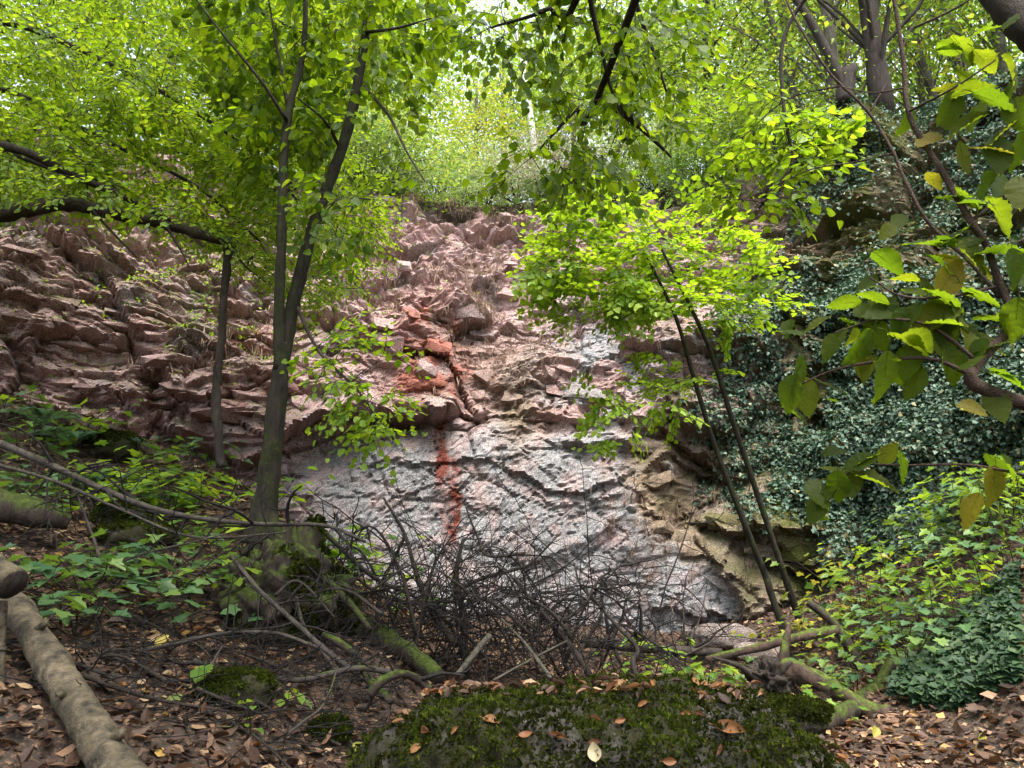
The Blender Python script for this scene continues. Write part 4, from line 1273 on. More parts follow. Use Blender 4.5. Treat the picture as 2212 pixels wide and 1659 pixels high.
def hazel():
    from mathutils import Matrix
    b0 = np.array([1.72, 1.62, ground_z(1.72, 1.62) - .02])
    t = thing("hazel_bush", "foreground hazel with large yellowing leaves at the right edge", "shrub", b0)
    rng = np.random.default_rng(5)
    main = np.vstack([b0, P(2420, 1150, 1.8), P(2330, 930, 1.8), P(2212, 872, 1.78), P(2150, 850, 1.78), P(2098, 822, 1.78), P(2112, 785, 1.79), P(2160, 735, 1.8), P(2195, 690, 1.82)])
    trunk_part(t, main, [.03, .024, .019, .017, .0165, .0165, .015, .012, .010], None, B_HAZEL, "stem", 60, 12, .12)
    up = path((2195, 690, 1.82), (2160, 615, 1.84), (2130, 530, 1.86), (2095, 475, 1.88), (2035, 370, 1.92), (1965, 250, 1.96), (1950, 120, 1.98), (1925, -40, 2.0))
    trunk_part(t, up, [.011, .010, .0095, .009, .008, .007, .0055], None, B_HAZEL, "branch", 50, 9, .12)
    boughs = [(path((2160, 640, 1.84), (2090, 560, 2.0), (2005, 480, 2.1), (1955, 390, 2.15), (1925, 320, 2.2), (1870, 235, 2.25), (1790, 155, 2.3), (1720, 45, 2.35), (1685, -30, 2.4)), .0075, .004),
              (path((1935, 330, 2.2), (1850, 350, 2.3), (1740, 370, 2.4), (1640, 430, 2.5)), .0035, .0015),
              (path((1880, 240, 2.25), (1930, 150, 2.3), (1975, 40, 2.35)), .003, .0015),
              (path((1820, 185, 2.28), (1700, 215, 2.4), (1600, 300, 2.5)), .003, .0015),
              (path((1952, 190, 1.96), (1880, 200, 2.0), (1790, 180, 2.1)), .003, .0012),
              (path((2098, 478, 1.88), (2160, 430, 1.85), (2230, 380, 1.8)), .006, .004),
              (path((2098, 810, 1.78), (2010, 775, 1.8), (1900, 780, 1.85), (1800, 800, 1.9), (1730, 830, 1.95)), .006, .002),
              (path((2112, 780, 1.78), (2010, 705, 1.8), (1900, 690, 1.85), (1800, 720, 1.9)), .005, .002),
              (path((2150, 620, 1.84), (2050, 640, 1.8), (1950, 640, 1.8), (1880, 600, 1.85)), .005, .002),
              (path((2230, 1030, 1.75), (2100, 1005, 1.8), (1960, 1005, 1.85), (1850, 1010, 1.9), (1790, 1080, 1.95)), .004, .0015),
              (path((1975, 60, 1.97), (2060, 20, 1.9), (2140, -30, 1.85)), .004, .002),
              (path((1965, 240, 1.95), (2060, 190, 1.85), (2150, 130, 1.8)), .004, .002)]
    for p, r0, r1 in boughs:
        trunk_part(t, p, r0, r1, B_HAZEL, "branch", 24, 6, .12)
    meshes = [hazel_mesh(i, L_HAZEL) for i in range(7)]
    # leaf list: picture x, y of the blade's middle, length in picture units, direction in degrees (0 = right, 90 = down), depth
    LV = [(1925, 570, 110, 20, 1.9), (1905, 668, 120, 190, 1.85), (1840, 690, 90, 200, 1.9), (1790, 745, 110, 140, 1.9), (1855, 760, 120, 120, 1.85), (1900, 730, 100, 60, 1.88), (1700, 858, 110, 110, 1.95), (1745, 865, 110, 75, 1.95), (1800, 832, 90, 20, 1.95), (1700, 712, 95, 185, 1.95),
          (1760, 700, 80, 160, 1.95), (1915, 830, 150, 80, 1.8), (1975, 740, 130, 10, 1.82), (2010, 680, 150, 165, 1.8), (2050, 650, 130, 20, 1.8), (1985, 630, 120, 200, 1.84), (2085, 690, 110, 40, 1.8), (2060, 590, 120, 300, 1.85), (2130, 640, 120, 10, 1.8), (2140, 745, 110, 330, 1.78),
          (1990, 520, 120, 200, 1.9), (2050, 510, 130, 160, 1.88), (2110, 560, 120, 30, 1.84), (2170, 540, 130, 350, 1.82), (2120, 420, 140, 130, 1.86), (2060, 420, 110, 200, 1.9), (2170, 470, 130, 40, 1.8), (2195, 330, 140, 110, 1.8), (2145, 300, 130, 150, 1.82), (2080, 270, 120, 165, 1.85),
          (2050, 240, 110, 120, 1.88), (2160, 220, 130, 30, 1.8), (2110, 190, 120, 340, 1.84), (2045, 95, 100, 200, 1.9), (2090, 105, 110, 20, 1.86), (2130, 60, 100, 330, 1.84), (2190, 160, 120, 60, 1.8), (2200, 250, 120, 90, 1.78), (1760, 1105, 90, 120, 1.95), (1810, 1060, 90, 80, 1.93), (1800, 1010, 80, 200, 1.95),
          (1850, 1000, 90, 170, 1.9), (1905, 1040, 110, 10, 1.88), (1880, 985, 80, 320, 1.9), (1840, 1050, 80, 100, 1.92), (1775, 1075, 80, 140, 1.95), (2190, 820, 110, 30, 1.75), (2160, 880, 100, 80, 1.76), (2060, 800, 110, 60, 1.8), (1960, 790, 100, 100, 1.84), (1880, 640, 90, 220, 1.88),
          (1815, 655, 90, 190, 1.9), (2200, 590, 120, 60, 1.78), (2195, 700, 120, 80, 1.76), (1950, 690, 110, 140, 1.83), (2035, 730, 110, 100, 1.8), (2100, 745, 100, 80, 1.79), (1870, 800, 90, 130, 1.86), (2190, 1020, 100, 40, 1.75), (2150, 1060, 110, 90, 1.78), (2170, 1130, 100, 60, 1.77),
          (1875, 365, 45, 20, 2.2), (2000, 300, 100, 150, 1.92), (2205, 420, 120, 100, 1.78), (2080, 350, 100, 60, 1.88), (2030, 560, 110, 250, 1.88), (1940, 480, 70, 130, 2.0)]
    LV = LV + [(x + rng.uniform(-60, 60), y + rng.uniform(-50, 50), L * rng.uniform(.6, .95), ang + rng.uniform(-70, 70), Y + rng.uniform(-.05, .12)) for (x, y, L, ang, Y) in LV if y < 1120]
    base = np.array(t.location)
    for i, (x, y, L, ang, Y) in enumerate(LV):
        a = math.radians(ang)
        c = P(x, y, Y)
        e = P(x + math.cos(a) * 50, y + math.sin(a) * 50, Y)
        L3 = L / FPX * Y * .86
        d = nrm(e - c) + np.array([0, rng.uniform(-.5, .5), -.12])
        nn_ = np.array([rng.normal(0, .3), -.42 + rng.normal(0, .35), .85 + rng.normal(0, .25)])
        X, Yv, Z = (q[0] for q in frames(d[None], nn_[None]))
        p0 = c - X * L3 * .5
        M = Matrix.Identity(4)
        for r_ in range(3):
            M[r_][0], M[r_][1], M[r_][2], M[r_][3] = X[r_] * L3, Yv[r_] * L3, Z[r_] * L3, p0[r_] - base[r_]
        o = bpy.data.objects.new("leaf", meshes[int(rng.integers(7))])
        COL.objects.link(o); o.parent = t; o.matrix_local = M


hazel()


# ------------------------------------------------------------------ broken dead tree on the left
def broken_tree():
    b0 = P(480, 1000, 7.6)
    t = thing("broken_tree", "snapped dead tree, bare pole carrying a mossy fallen trunk at left", "tree", b0)
    trunk_part(t, path((478, 1010, 7.6), (472, 940, 7.6), (466, 870, 7.6), (470, 800, 7.6), (480, 720, 7.6), (484, 640, 7.6), (492, 560, 7.6), (494, 515, 7.6)), [.05, .043, .05, .04, .043, .04, .046, .055], None, B_DARK, "pole", 50, 10, .3, 3)
    trunk_part(t, path((-80, 480, 7.0), (60, 452, 7.1), (150, 440, 7.2), (250, 462, 7.3), (360, 485, 7.45), (440, 508, 7.5), (510, 528, 7.55)), [.085, .08, .075, .065, .06, .06, .045], None, B_MOSSY, "fallen_trunk", 50, 12, .3, 4)
    trunk_part(t, path((-60, 300, 6.6), (60, 330, 6.7), (160, 380, 6.9), (260, 420, 7.1), (360, 470, 7.3)), .05, .03, B_DARK, "limb", 24, 9, .2, 4)
    for p in (path((500, 535, 7.5), (530, 575, 7.5), (575, 610, 7.5)), path((360, 490, 7.4), (390, 540, 7.4), (410, 580, 7.3)), path((200, 455, 7.2), (260, 520, 7.2), (300, 560, 7.2)), path((130, 300, 6.9), (180, 350, 6.9), (190, 420, 7.0)), path((530, 575, 7.5), (545, 555, 7.5), (570, 548, 7.45))):
        trunk_part(t, p, .018, .006, B_DARK, "branch", 12, 6, .15)


broken_tree()

# ------------------------------------------------------------------ stones, stump and moss
def blob(centre, radii, seed, nu=90, nv=50, ex=.7, amp=.12, freq=1.6, fine=.03, bottom=-1.2):
    u = np.linspace(0, 2 * np.pi, nu, endpoint=False); v = np.linspace(-np.pi / 2, np.pi / 2, nv)
    Uu, Vv = np.meshgrid(u, v, indexing='ij')
    sp = lambda a, e: np.sign(a) * np.abs(a) ** e
    d = np.stack([sp(np.cos(Vv), ex) * sp(np.cos(Uu), ex), sp(np.cos(Vv), ex) * sp(np.sin(Uu), ex), sp(np.sin(Vv), ex)], -1)
    R = np.array(radii)
    q = d * R * freq / np.mean(R)
    k = 1 + amp * fbm(q[..., 0] + seed, q[..., 1], q[..., 2], seed, 4) + fine * fbm(q[..., 0] * 6, q[..., 1] * 6, q[..., 2] * 6, seed + 5, 3)
    W = np.array(centre) + d * R * k[..., None]
    N = nrm(d / R)
    i, j = np.meshgrid(np.arange(nu), np.arange(nv - 1), indexing='ij')
    i2 = (i + 1) % nu
    F = np.stack([i * nv + j, i2 * nv + j, i2 * nv + j + 1, i * nv + j + 1], -1).reshape(-1, 4)
    return W, N, F


def moss_on(root, W, N, n, seed, size=(.012, .028), thresh=-.05, zmin=-.3, fr=5., name="moss"):
    rng = np.random.default_rng(seed)
    m_ = fbm(W[..., 0] * fr, W[..., 1] * fr, W[..., 2] * fr, seed, 4)
    w = sstep(thresh - .15, thresh + .15, m_ + .25 * N[..., 2]) * (N[..., 2] > zmin)
    ar = np.linalg.norm(np.cross(np.gradient(W, axis=0), np.gradient(W, axis=1)), axis=-1)
    w = (w * ar).ravel(); w /= w.sum()
    k = rng.choice(len(w), n, p=w)
    du = np.gradient(W, axis=0).reshape(-1, 3)[k]; dv = np.gradient(W, axis=1).reshape(-1, 3)[k]
    nn_ = N.reshape(-1, 3)[k]
    pos = W.reshape(-1, 3)[k] + du * rng.uniform(-.6, .6, (n, 1)) + dv * rng.uniform(-.6, .6, (n, 1))
    cl_ = fbm(pos[:, 0] * 22, pos[:, 1] * 22, pos[:, 2] * 22, seed + 3, 2)
    d = nrm(nn_ * .55 + rng.normal(0, .5, (n, 3)) + UP * .25)
    mb = MB()
    leaves(mb, 'kite', pos - nn_ * .002 + nn_ * (.012 * np.clip(cl_, -.2, 1))[:, None], d, nrm(rng.normal(0, 1, (n, 3)) + nn_), rng.uniform(*size, n), rng, droop=.5)
    return mb.build(name, L_MOSS, root, smooth=False, kind="stuff")


m, nt, b, out = new_mat("mossy_stone")
co = coords(nt)
n1 = noise(nt, 9, 6, .7, co); n2 = noise(nt, 3.2, 5, .7, co); n3 = noise(nt, 60, 4, .7, co)
c = ramp(nt, [(.3, (.022, .019, .016)), (.55, (.06, .053, .046)), (.75, (.14, .135, .13))], n1)
f = ramp(nt, [(.40, (0, 0, 0)), (.50, (1, 1, 1))], n2)
c = mix(nt, f, c, mix(nt, n3, (.010, .009, .005), (.030, .030, .010)))
nt.links.new(c, b.inputs['Base Color']); b.inputs['Roughness'].default_value = .9; b.inputs['Specular IOR Level'].default_value = .2
bump(nt, b, mathn(nt, 'ADD', n1, mathn(nt, 'MULTIPLY', n3, .6)), .9, .02)
STONE = m

# the big boulder
bc = np.array([.335, 3.12, .40])
W, N, F = blob(bc, (.92, .56, .60), 3, 170, 84, .64, .085, 2.2, .045)
W[..., 2] += -.03 * np.clip((W[..., 0] - .6), 0, 1) * 2 + .03 * fbm(W[..., 0] * 2, W[..., 1] * 2, None, 8, 3)
N = nrm(np.cross(np.gradient(W, axis=0), np.gradient(W, axis=1)))
N = np.where(np.sum(N * (W - bc), -1, keepdims=True) < 0, -N, N)
t = thing("boulder", "large flat topped boulder with green moss and fallen leaves in front", "boulder", (bc[0], bc[1], 0))
sp_ = MB().add(W.reshape(-1, 3), F).build("stone", STONE, t)
moss_on(sp_, W, N, 80000, 61, (.010, .026), -.45, -.8, 2.6)
BW, BN = W, N


def boulder_top(px, py):
    x, y = PX(BW.reshape(-1, 3))
    dep = (BW.reshape(-1, 3) - CAM) @ _f
    face = np.sum(BN.reshape(-1, 3) * (CAM - BW.reshape(-1, 3)), -1) > 0
    k = np.argmin((x - px) ** 2 + (y - py) ** 2 + 1e8 * (~face))
    return BW.reshape(-1, 3)[k], BN.reshape(-1, 3)[k]


# leaves lying on the boulder, each a thing
def curled_leaf(seed, slim=1., cup=.5):
    rng = np.random.default_rng(seed)
    n = 9
    tt_ = np.linspace(0, 1, n)
    w = .27 * slim * np.sin(np.pi * tt_ ** .85) ** .8
    cols = np.array([-1, -.5, 0, .5, 1])
    bend, tw = rng.uniform(-.6, .7), rng.uniform(-.7, .7)
    V = [(tt_[i] - .5, w[i] * c_ * (1 - .25 * cup * abs(c_)), cup * w[i] * c_ * c_ + bend * (tt_[i] - .5) ** 2 + tw * (tt_[i] - .5) * w[i] * c_ + .02 * rng.normal() * abs(c_)) for i in range(n) for c_ in cols]
    F = [(i * 5 + k, i * 5 + 5 + k, i * 5 + 6 + k, i * 5 + k + 1) for i in range(n - 1) for k in range(4)]
    mb = MB().add(V, F)
    tube(mb, [(-.72, 0, .04), (-.6, 0, .02), (-.48, 0, 0)], .014, .01, sides=3, cap=False)
    return mb.mesh("fallen_leaf")


def lay_leaf(mesh, mat, p, n, size, ang, label, group=None, tiltx=0.):
    from mathutils import Matrix
    me = mesh
    if not me.materials: me.materials.append(mat)
    o = bpy.data.objects.new("fallen_leaf", me); COL.objects.link(o)
    d = np.array([math.cos(ang), math.sin(ang), 0.])
    X, Y_, Z = (q[0] for q in frames(d[None] - n[None] * np.sum(d * n), np.asarray(n)[None] + tiltx * np.array([[0, -1, .3]])))
    M = Matrix.Identity(4)
    pp = p + np.asarray(n) * .012
    for r_ in range(3):
        M[r_][0], M[r_][1], M[r_][2], M[r_][3] = X[r_] * size, Y_[r_] * size, Z[r_] * size, pp[r_]
    o.matrix_world = M
    return tag(o, label, "leaf", group)


rng = np.random.default_rng(90)
OR = [curled_leaf(i, rng.uniform(.7, 1.2), rng.uniform(.3, 1.6)) for i in range(8)]
for me in OR: me.materials.append(L_ORANGE)
BR = [curled_leaf(20 + i, rng.uniform(.8, 1.3), rng.uniform(.3, 1.4)) for i in range(5)]
for me in BR: me.materials.append(L_LITTER)
p, n = boulder_top(1050, 1505)
lay_leaf(curled_leaf(50, .55, .3), L_CREAM, p, nrm(n + np.array([0, -.5, 0])), .095, 1.0, "long pale cream leaf lying on the boulder's mossy top")
p, n = boulder_top(1296, 1630)
lay_leaf(curled_leaf(51, 1.5, .3), L_CREAM, p, nrm(n + np.array([0, -.6, 0])), .062, 1.5, "broad pale tan leaf stuck to the boulder's front face")
p, n = boulder_top(1580, 1585)
lay_leaf(curled_leaf(52, 1.0, .6), L_ORANGE, p, n, .11, -.7, "large orange brown leaf at the boulder's right shoulder")
p, n = boulder_top(1340, 1487)
lay_leaf(curled_leaf(53, .9, .4), L_ORANGE, p, n, .10, -.2, "big yellow brown leaf at the boulder's back edge")
for k, (x, y) in enumerate(((985, 1583), (970, 1555), (1065, 1560), (990, 1500), (1130, 1590), (1200, 1590), (1300, 1560), (1330, 1555), (1510, 1545), (1480, 1545), (1450, 1640), (1610, 1630), (1290, 1600), (850, 1545), (925, 1575), (1180, 1530), (1545, 1625), (1390, 1520), (900, 1620))):
    p, n = boulder_top(x, y)
    lay_leaf(OR[k % 8], L_ORANGE, p, nrm(n + np.array([0, -.3, .2])), rng.uniform(.04, .065), rng.uniform(0, 6.3), "curled orange brown leaf scattered on the boulder's mossy face", "scattered leaves on the boulder face")
for k in range(150):
    x, y = rng.uniform(1000, 1640), rng.uniform(1474, 1512)
    if k % 9 == 0: x, y = rng.uniform(930, 1040), rng.uniform(1485, 1500)
    y += max(0, x - 1400) * .06
    p, n = boulder_top(x, y)
    lay_leaf((OR[:3] + BR + BR)[k % 13], L_ORANGE, p + np.array([rng.normal(0, .02), rng.normal(0, .04), rng.uniform(0, .015)]), nrm(n + rng.normal(0, .35, 3) + UP * .5), rng.uniform(.04, .07), rng.uniform(0, 6.3), "dry brown leaf in the drift along the boulder's back edge", "leaf drift on the boulder")


def stone(px, py, Y, r, label, seed, n=7000, name="mossy_stone", sink=.3, mat=None):
    c = P(px, py, Y)
    g = float(ground_z(c[0], c[1]))
    c[2] = max(c[2], g + r[2] * sink)
    W, N, F = blob(c, r, seed, 60, 34, .75, .14, 1.5, .04)
    t = thing(name, label, "stone", (c[0], c[1], g), "mossy stones on the forest floor")
    sp_ = MB().add(W.reshape(-1, 3), F).build("stone", mat or STONE, t)
    if mat:
        q_ = [o for o in t.children][0].data
        attr_set(q_, "grey", np.full(len(q_.vertices), .65)); attr_set(q_, "tan", np.full(len(q_.vertices), .45))
    if n: moss_on(sp_, W, N, n, seed + 3, (.014, .034), -.35, -.2, 3.)


stone(508, 1550, 4.85, (.23, .17, .13), "rounded bright mossy stone among fallen leaves, lower left", 71, 9000)
stone(712, 1600, 4.9, (.12, .10, .09), "small mossy stone left of the big boulder", 72, 3500)
stone(290, 1175, 7.0, (.34, .26, .13), "mossy hump of stone on the left bank below the saplings", 73, 7000)
stone(270, 1120, 7.4, (.3, .25, .18), "dark mossy stone behind the fallen branch at left", 74, 5000)
stone(250, 965, 8.9, (.26, .22, .18), "moss covered stone beside the ferns on the left bank", 75, 5000)
stone(1700, 1545, 5.4, (.3, .22, .10), "low mossy stone between the boulder and the logs", 76, 7000)
stone(1560, 1375, 10.8, (.45, .35, .16), "pinkish rock lump at the foot of the grey wall", 79, 0, "rock_lump", mat=ROCK)
stone(1640, 1410, 10.0, (.34, .3, .12), "pale rock at the wall foot behind the fallen log", 80, 0, "rock_lump", mat=ROCK)

# mossy stump under the twin tree
c0 = P(612, 1265, 6.4)
g0 = float(ground_z(c0[0], c0[1]))
W, N, F = blob((c0[0], 6.5, c0[2] - .12), (.50, .42, .54), 85, 100, 64, 1.0, .30, 2.8, .08)
t = thing("mossy_stump", "mossy earth covered stump carrying the twin stemmed tree", "stump", (c0[0], 6.5, g0))
sp_ = MB().add(W.reshape(-1, 3), F).build("stump_body", B_MOSSY, t)
moss_on(sp_, W, N, 18000, 88, (.014, .036), .08, -.5, 3.6)
for q in (((560, 1190), (520, 1270), (490, 1340), (470, 1380)), ((640, 1180), (700, 1250), (760, 1310), (800, 1360)), ((600, 1200), (610, 1300), (620, 1370), (640, 1410))):
    trunk_part(t, np.array([P(a, b_, 6.35 - .25 * i / 3) for i, (a, b_) in enumerate(q)]), .05, .02, B_MOSSY, "root", 14, 8, .25)

# ------------------------------------------------------------------ logs and fallen branches
def sub_twigs(mb, p, r, n, rng, L=.5, depth=1, flat=.6):
    for _ in range(n):
        k = int(rng.integers(len(p) // 5, len(p) - 1))
        d = nrm(p[min(k + 1, len(p) - 1)] - p[k] + rng.normal(0, .6, 3) * (1, flat, 1))
        ln = L * rng.uniform(.4, 1.2)
        m_ = 6
        q = [p[k]]
        for s in range(m_):
            d = nrm(d + rng.normal(0, .22, 3) + UP * rng.uniform(-.12, .12))
            q.append(q[-1] + d * ln / m_)
        q = np.array(q)
        rr = r * rng.uniform(.3, .55)
        tube(mb, q, rr, rr * .35, sides=4, cap=False)
        if depth > 0: sub_twigs(mb, q, rr, int(rng.integers(1, 3)), rng, ln * .55, depth - 1, flat)


def branch(label, pts, r0, r1, mat=B_DEAD, twigs=0, seed=0, L=.5, name="fallen_branch", group="fallen branches", sides=8, rough=.18, cat="branch", n=30, depth=1):
    p = path(*pts)
    t = thing(name, label, cat, p[len(p) // 2], group)
    trunk_part(t, p, r0, r1, mat, "stem", n, sides, rough, seed)
    if twigs:
        mb = MB(); sub_twigs(mb, smooth_path(p, 24), (r0 if np.ndim(r0) == 0 else r0[0]), twigs, np.random.default_rng(seed + 500), L, depth)
        mb.build("twig_mass", B_TWIG, t, kind="stuff")
    return t


# pale log, bottom left, and the sawn log lying above it
def log(label, pts, r0, r1, mat, seed, n=60, name="log", cat="log", endmat=None, rough=.1):
    p = smooth_path(path(*pts), n)
    t = thing(name, label, cat, p[n // 2], None)
    mb = MB(); tube(mb, p, r0, r1, sides=28, rough=rough, seed=seed, freq=1.2)
    bk = mb.build("bark", mat, t)
    if endmat:
        d = nrm(p[-1] - p[-2]); mb = MB()
        tube(mb, [p[-1] - d * .002, p[-1] + d * .006], r1 * .93, r1 * .9, sides=24)
        mb.build("cut_end", endmat, bk)
    return t


log("thick pale weathered log slanting across the bottom left corner", [(-60, 1190, 4.9), (30, 1310, 4.5), (120, 1450, 4.0), (215, 1600, 3.55), (300, 1740, 3.2)], .076, .086, B_LOG, 1, 90, rough=.16)
log("sawn log end resting above the pale log at the left edge", [(-160, 1130, 4.2), (-60, 1195, 4.15), (28, 1262, 4.05)], .075, .085, B_LOG, 2, 30, endmat=B_DARK)
log("upright pale post at the left edge under the sawn log", [(-5, 1500, 4.1), (-2, 1400, 4.12), (2, 1300, 4.15)], .03, .03, B_LOG, 5, 20)
log("rotten mossy log on the left bank above the leaf litter", [(-120, 1060, 6.2), (0, 1090, 6.25), (90, 1112, 6.3), (150, 1128, 6.4)], .15, .07, B_MOSSY, 3, 40, rough=.3)
for (x_, y_, Y_, dx, dy) in ((70, 1372, 4.25, 30, -28), (160, 1510, 3.8, -34, -14), (235, 1610, 3.5, 30, -30)):
    a_, b2_ = P(x_, y_, Y_), P(x_ + dx, y_ + dy, Y_ - .1)
    pl = [o for o in COL.objects if o.name.startswith("log")][0].children[0]
    trunk_part(pl, np.array([a_, (a_ + b2_) / 2, b2_]), [.035, .024, .018], None, B_LOG, "branch_stub", 6, 9, .2)
t = log("mossy log lying left of the brush pile, dark underneath", [(745, 1345, 7.2), (800, 1372, 7.0), (870, 1405, 6.6), (945, 1462, 6.1)], .14, .07, B_MOSSY, 4, 40, rough=.3)
for i, a in enumerate((
    ("long grey fallen branch running down the left bank", [(-30, 945, 6.4), (110, 1005, 6.4), (290, 1085, 6.3), (420, 1118, 6.2), (560, 1132, 6.0), (700, 1135, 5.9), (790, 1170, 5.8)], .034, .010, B_DEAD, 10, .7),
    ("thin branch lying parallel below the long grey one", [(-20, 1000, 6.2), (120, 1040, 6.2), (260, 1100, 6.1), (420, 1160, 6.0), (620, 1150, 5.8)], .016, .007, B_DEAD, 8, .6),
    ("arched dark branch crossing the lower left litter", [(170, 1420, 5.0), (259, 1415, 5.1), (378, 1390, 5.2), (455, 1373, 5.3), (525, 1366, 5.4), (602, 1369, 5.5), (690, 1400, 5.5)], .018, .012, B_DEAD, 6, .5),
    ("straight dark branch leaning down from the mossy stump", [(500, 1200, 5.9), (560, 1275, 5.7), (630, 1338, 5.6), (700, 1401, 5.5), (770, 1455, 5.4)], .016, .02, B_DEAD, 5, .5),
    ("crooked dark branch left of the boulder", [(420, 1425, 5.2), (472, 1453, 5.2), (546, 1457, 5.2), (616, 1467, 5.2), (665, 1467, 5.2), (774, 1443, 5.3), (860, 1455, 5.3)], .013, .022, B_DEAD, 6, .5),
    ("mossy branch rising between the pale log and the mossy stone", [(265, 1635, 4.4), (308, 1562, 4.6), (367, 1516, 4.8), (451, 1481, 5.0), (470, 1440, 5.1)], .033, .018, B_MOSSY, 4, .4),
    ("short dark stick lying beside the pale log", [(360, 1580, 4.6), (413, 1625, 4.4), (460, 1670, 4.3)], .018, .016, B_DEAD, 2, .3),
    ("dark stick leaning behind the rounded mossy stone", [(402, 1582, 4.7), (425, 1540, 4.8), (444, 1495, 4.9)], .014, .010, B_DEAD, 2, .3),
    ("dead upright stick beside the left saplings", [(165, 1060, 6.2), (190, 1130, 6.1), (210, 1185, 6.0), (222, 1235, 5.9)], .008, .014, B_DEAD, 2, .3),
    ("mossy branch curving down left of the boulder", [(700, 1370, 5.8), (764, 1412, 5.7), (799, 1471, 5.5), (845, 1515, 5.3)], .032, .03, B_MOSSY, 2, .3),
    ("green mossy bough arching over the boulder's left end", [(800, 1500, 4.4), (826, 1470, 4.4), (866, 1455, 4.5), (905, 1470, 4.6), (930, 1490, 4.6)], .028, .02, B_MOSSY, 2, .3),
    ("thin dark rod crossing above the left leaf litter", [(480, 1395, 5.0), (440, 1470, 4.9), (400, 1540, 4.7)], .008, .012, B_DEAD, 4, .4),
    ("dark twiggy branch slanting under the mossy stump", [(640, 1290, 6.0), (660, 1360, 5.8), (720, 1440, 5.6), (740, 1500, 5.4)], .014, .010, B_DEAD, 8, .5),
    ("thin branch lying on the litter below the mossy stone", [(560, 1640, 4.4), (640, 1570, 4.6), (700, 1520, 4.8), (730, 1440, 5.2)], .010, .006, B_DEAD, 6, .5),
    ("curved thin branch in front of the left mossy hump", [(180, 1250, 5.9), (300, 1200, 5.9), (420, 1170, 5.9), (540, 1140, 5.9)], .009, .005, B_DEAD, 7, .5),
)):
    branch(a[0], a[1], a[2], a[3], a[4], a[5] * 2, 600 + i, a[6])
for i, a in enumerate((
    ("upright stub standing in the middle of the brush pile", [(1000, 1165, 7.2), (986, 1246, 7.2), (1002, 1340, 7.2), (1000, 1420, 7.2)], .012, .036),
    ("long curved branch on the left of the brush pile", [(828, 1075, 7.0), (873, 1152, 7.0), (901, 1243, 6.9), (929, 1316, 6.9), (985, 1393, 6.8)], .008, .026),
    ("forked stem crossing in front of the grey wall, left of the pile", [(873, 1159, 7.0), (850, 1210, 7.0), (824, 1264, 6.9), (810, 1362, 6.8)], .010, .014),
    ("sloping branch entering the pile from the mossy stump", [(700, 1150, 6.6), (806, 1246, 6.7), (894, 1288, 6.8), (960, 1335, 6.8)], .016, .010),
    ("bent branch at the top of the brush pile", [(1006, 1095, 7.4), (1034, 1166, 7.3), (1055, 1201, 7.2), (1135, 1195, 7.3)], .006, .012),
    ("branch pointing up to the right out of the pile", [(1212, 1150, 7.5), (1163, 1201, 7.4), (1132, 1225, 7.3), (1051, 1246, 7.2), (985, 1275, 7.2)], .005, .016),
    ("dark branch running down the right side of the pile", [(1110, 1250, 7.3), (1160, 1310, 7.2), (1202, 1358, 7.1), (1244, 1411, 7.0), (1275, 1460, 6.9)], .010, .024),
    ("rising branch with a hooked top right of the pile", [(1170, 1362, 7.0), (1254, 1316, 7.1), (1293, 1253, 7.2), (1349, 1218, 7.3)], .016, .005),
    ("zigzag dark branch right of the brush pile", [(1240, 1215, 7.4), (1250, 1255, 7.3), (1272, 1288, 7.3), (1300, 1323, 7.2), (1265, 1386, 7.1), (1244, 1420, 7.0)], .006, .016),
    ("rightmost dark branch arching down behind the boulder", [(1280, 1290, 7.2), (1331, 1350, 7.0), (1377, 1400, 6.8), (1366, 1432, 6.7), (1390, 1490, 6.5)], .010, .02),
    ("branch arching over the pile toward the right wall", [(1300, 1390, 7.0), (1340, 1350, 7.1), (1400, 1380, 7.1), (1480, 1440, 7.0)], .012, .006),
    ("thick low branch lying behind the pile on the right", [(1260, 1385, 8.6), (1350, 1396, 8.5), (1440, 1404, 8.4), (1560, 1410, 8.3)], .045, .035),
    ("pale grey stick leaning at the front of the brush pile", [(1058, 1372, 6.6), (1030, 1405, 6.5), (988, 1458, 6.4)], .020, .018),
    ("pale bare stick on the front right of the pile", [(1083, 1337, 6.7), (1128, 1383, 6.6), (1156, 1418, 6.5), (1190, 1466, 6.4)], .008, .013),
    ("thin pale stick crossing the foot of the pile", [(1065, 1470, 6.4), (1146, 1425, 6.5), (1225, 1384, 6.6)], .008, .006),
    ("dark branch hanging over the mossy log left of the pile", [(760, 1240, 6.8), (830, 1290, 6.8), (900, 1300, 6.8), (990, 1300, 6.9)], .012, .008),
)):
    branch(a[0], a[1], a[2] * 1.35, a[3] * 1.35, B_DARK if "pale" not in a[0] else B_STEM, 18 if "pale" not in a[0] else 1, 700 + i, .55, "brush_branch", "branches of the brush pile", 7, .2, "branch", 24, 2)
rng = np.random.default_rng(909)
for k in range(18):
    x0, y0 = rng.uniform(820, 1300), rng.uniform(1350, 1470)
    sg = 1 if rng.random() < .5 else -1
    w_, h_ = rng.uniform(80, 300) * sg, rng.uniform(90, 260)
    Y0 = rng.uniform(6.6, 7.8)
    branch("arching dark dead branch sticking out of the brush pile", [(x0, y0, Y0), (x0 + w_ * .25, y0 - h_ * .6, Y0), (x0 + w_ * .6, y0 - h_ * .95, Y0 - .1), (x0 + w_, y0 - h_ * rng.uniform(.6, 1.05), Y0 - .2)], rng.uniform(.012, .024), .004, B_DARK, 9, 760 + k, .5, "brush_branch", "arching branches of the brush pile", 6, .2, "branch", 20, 1)
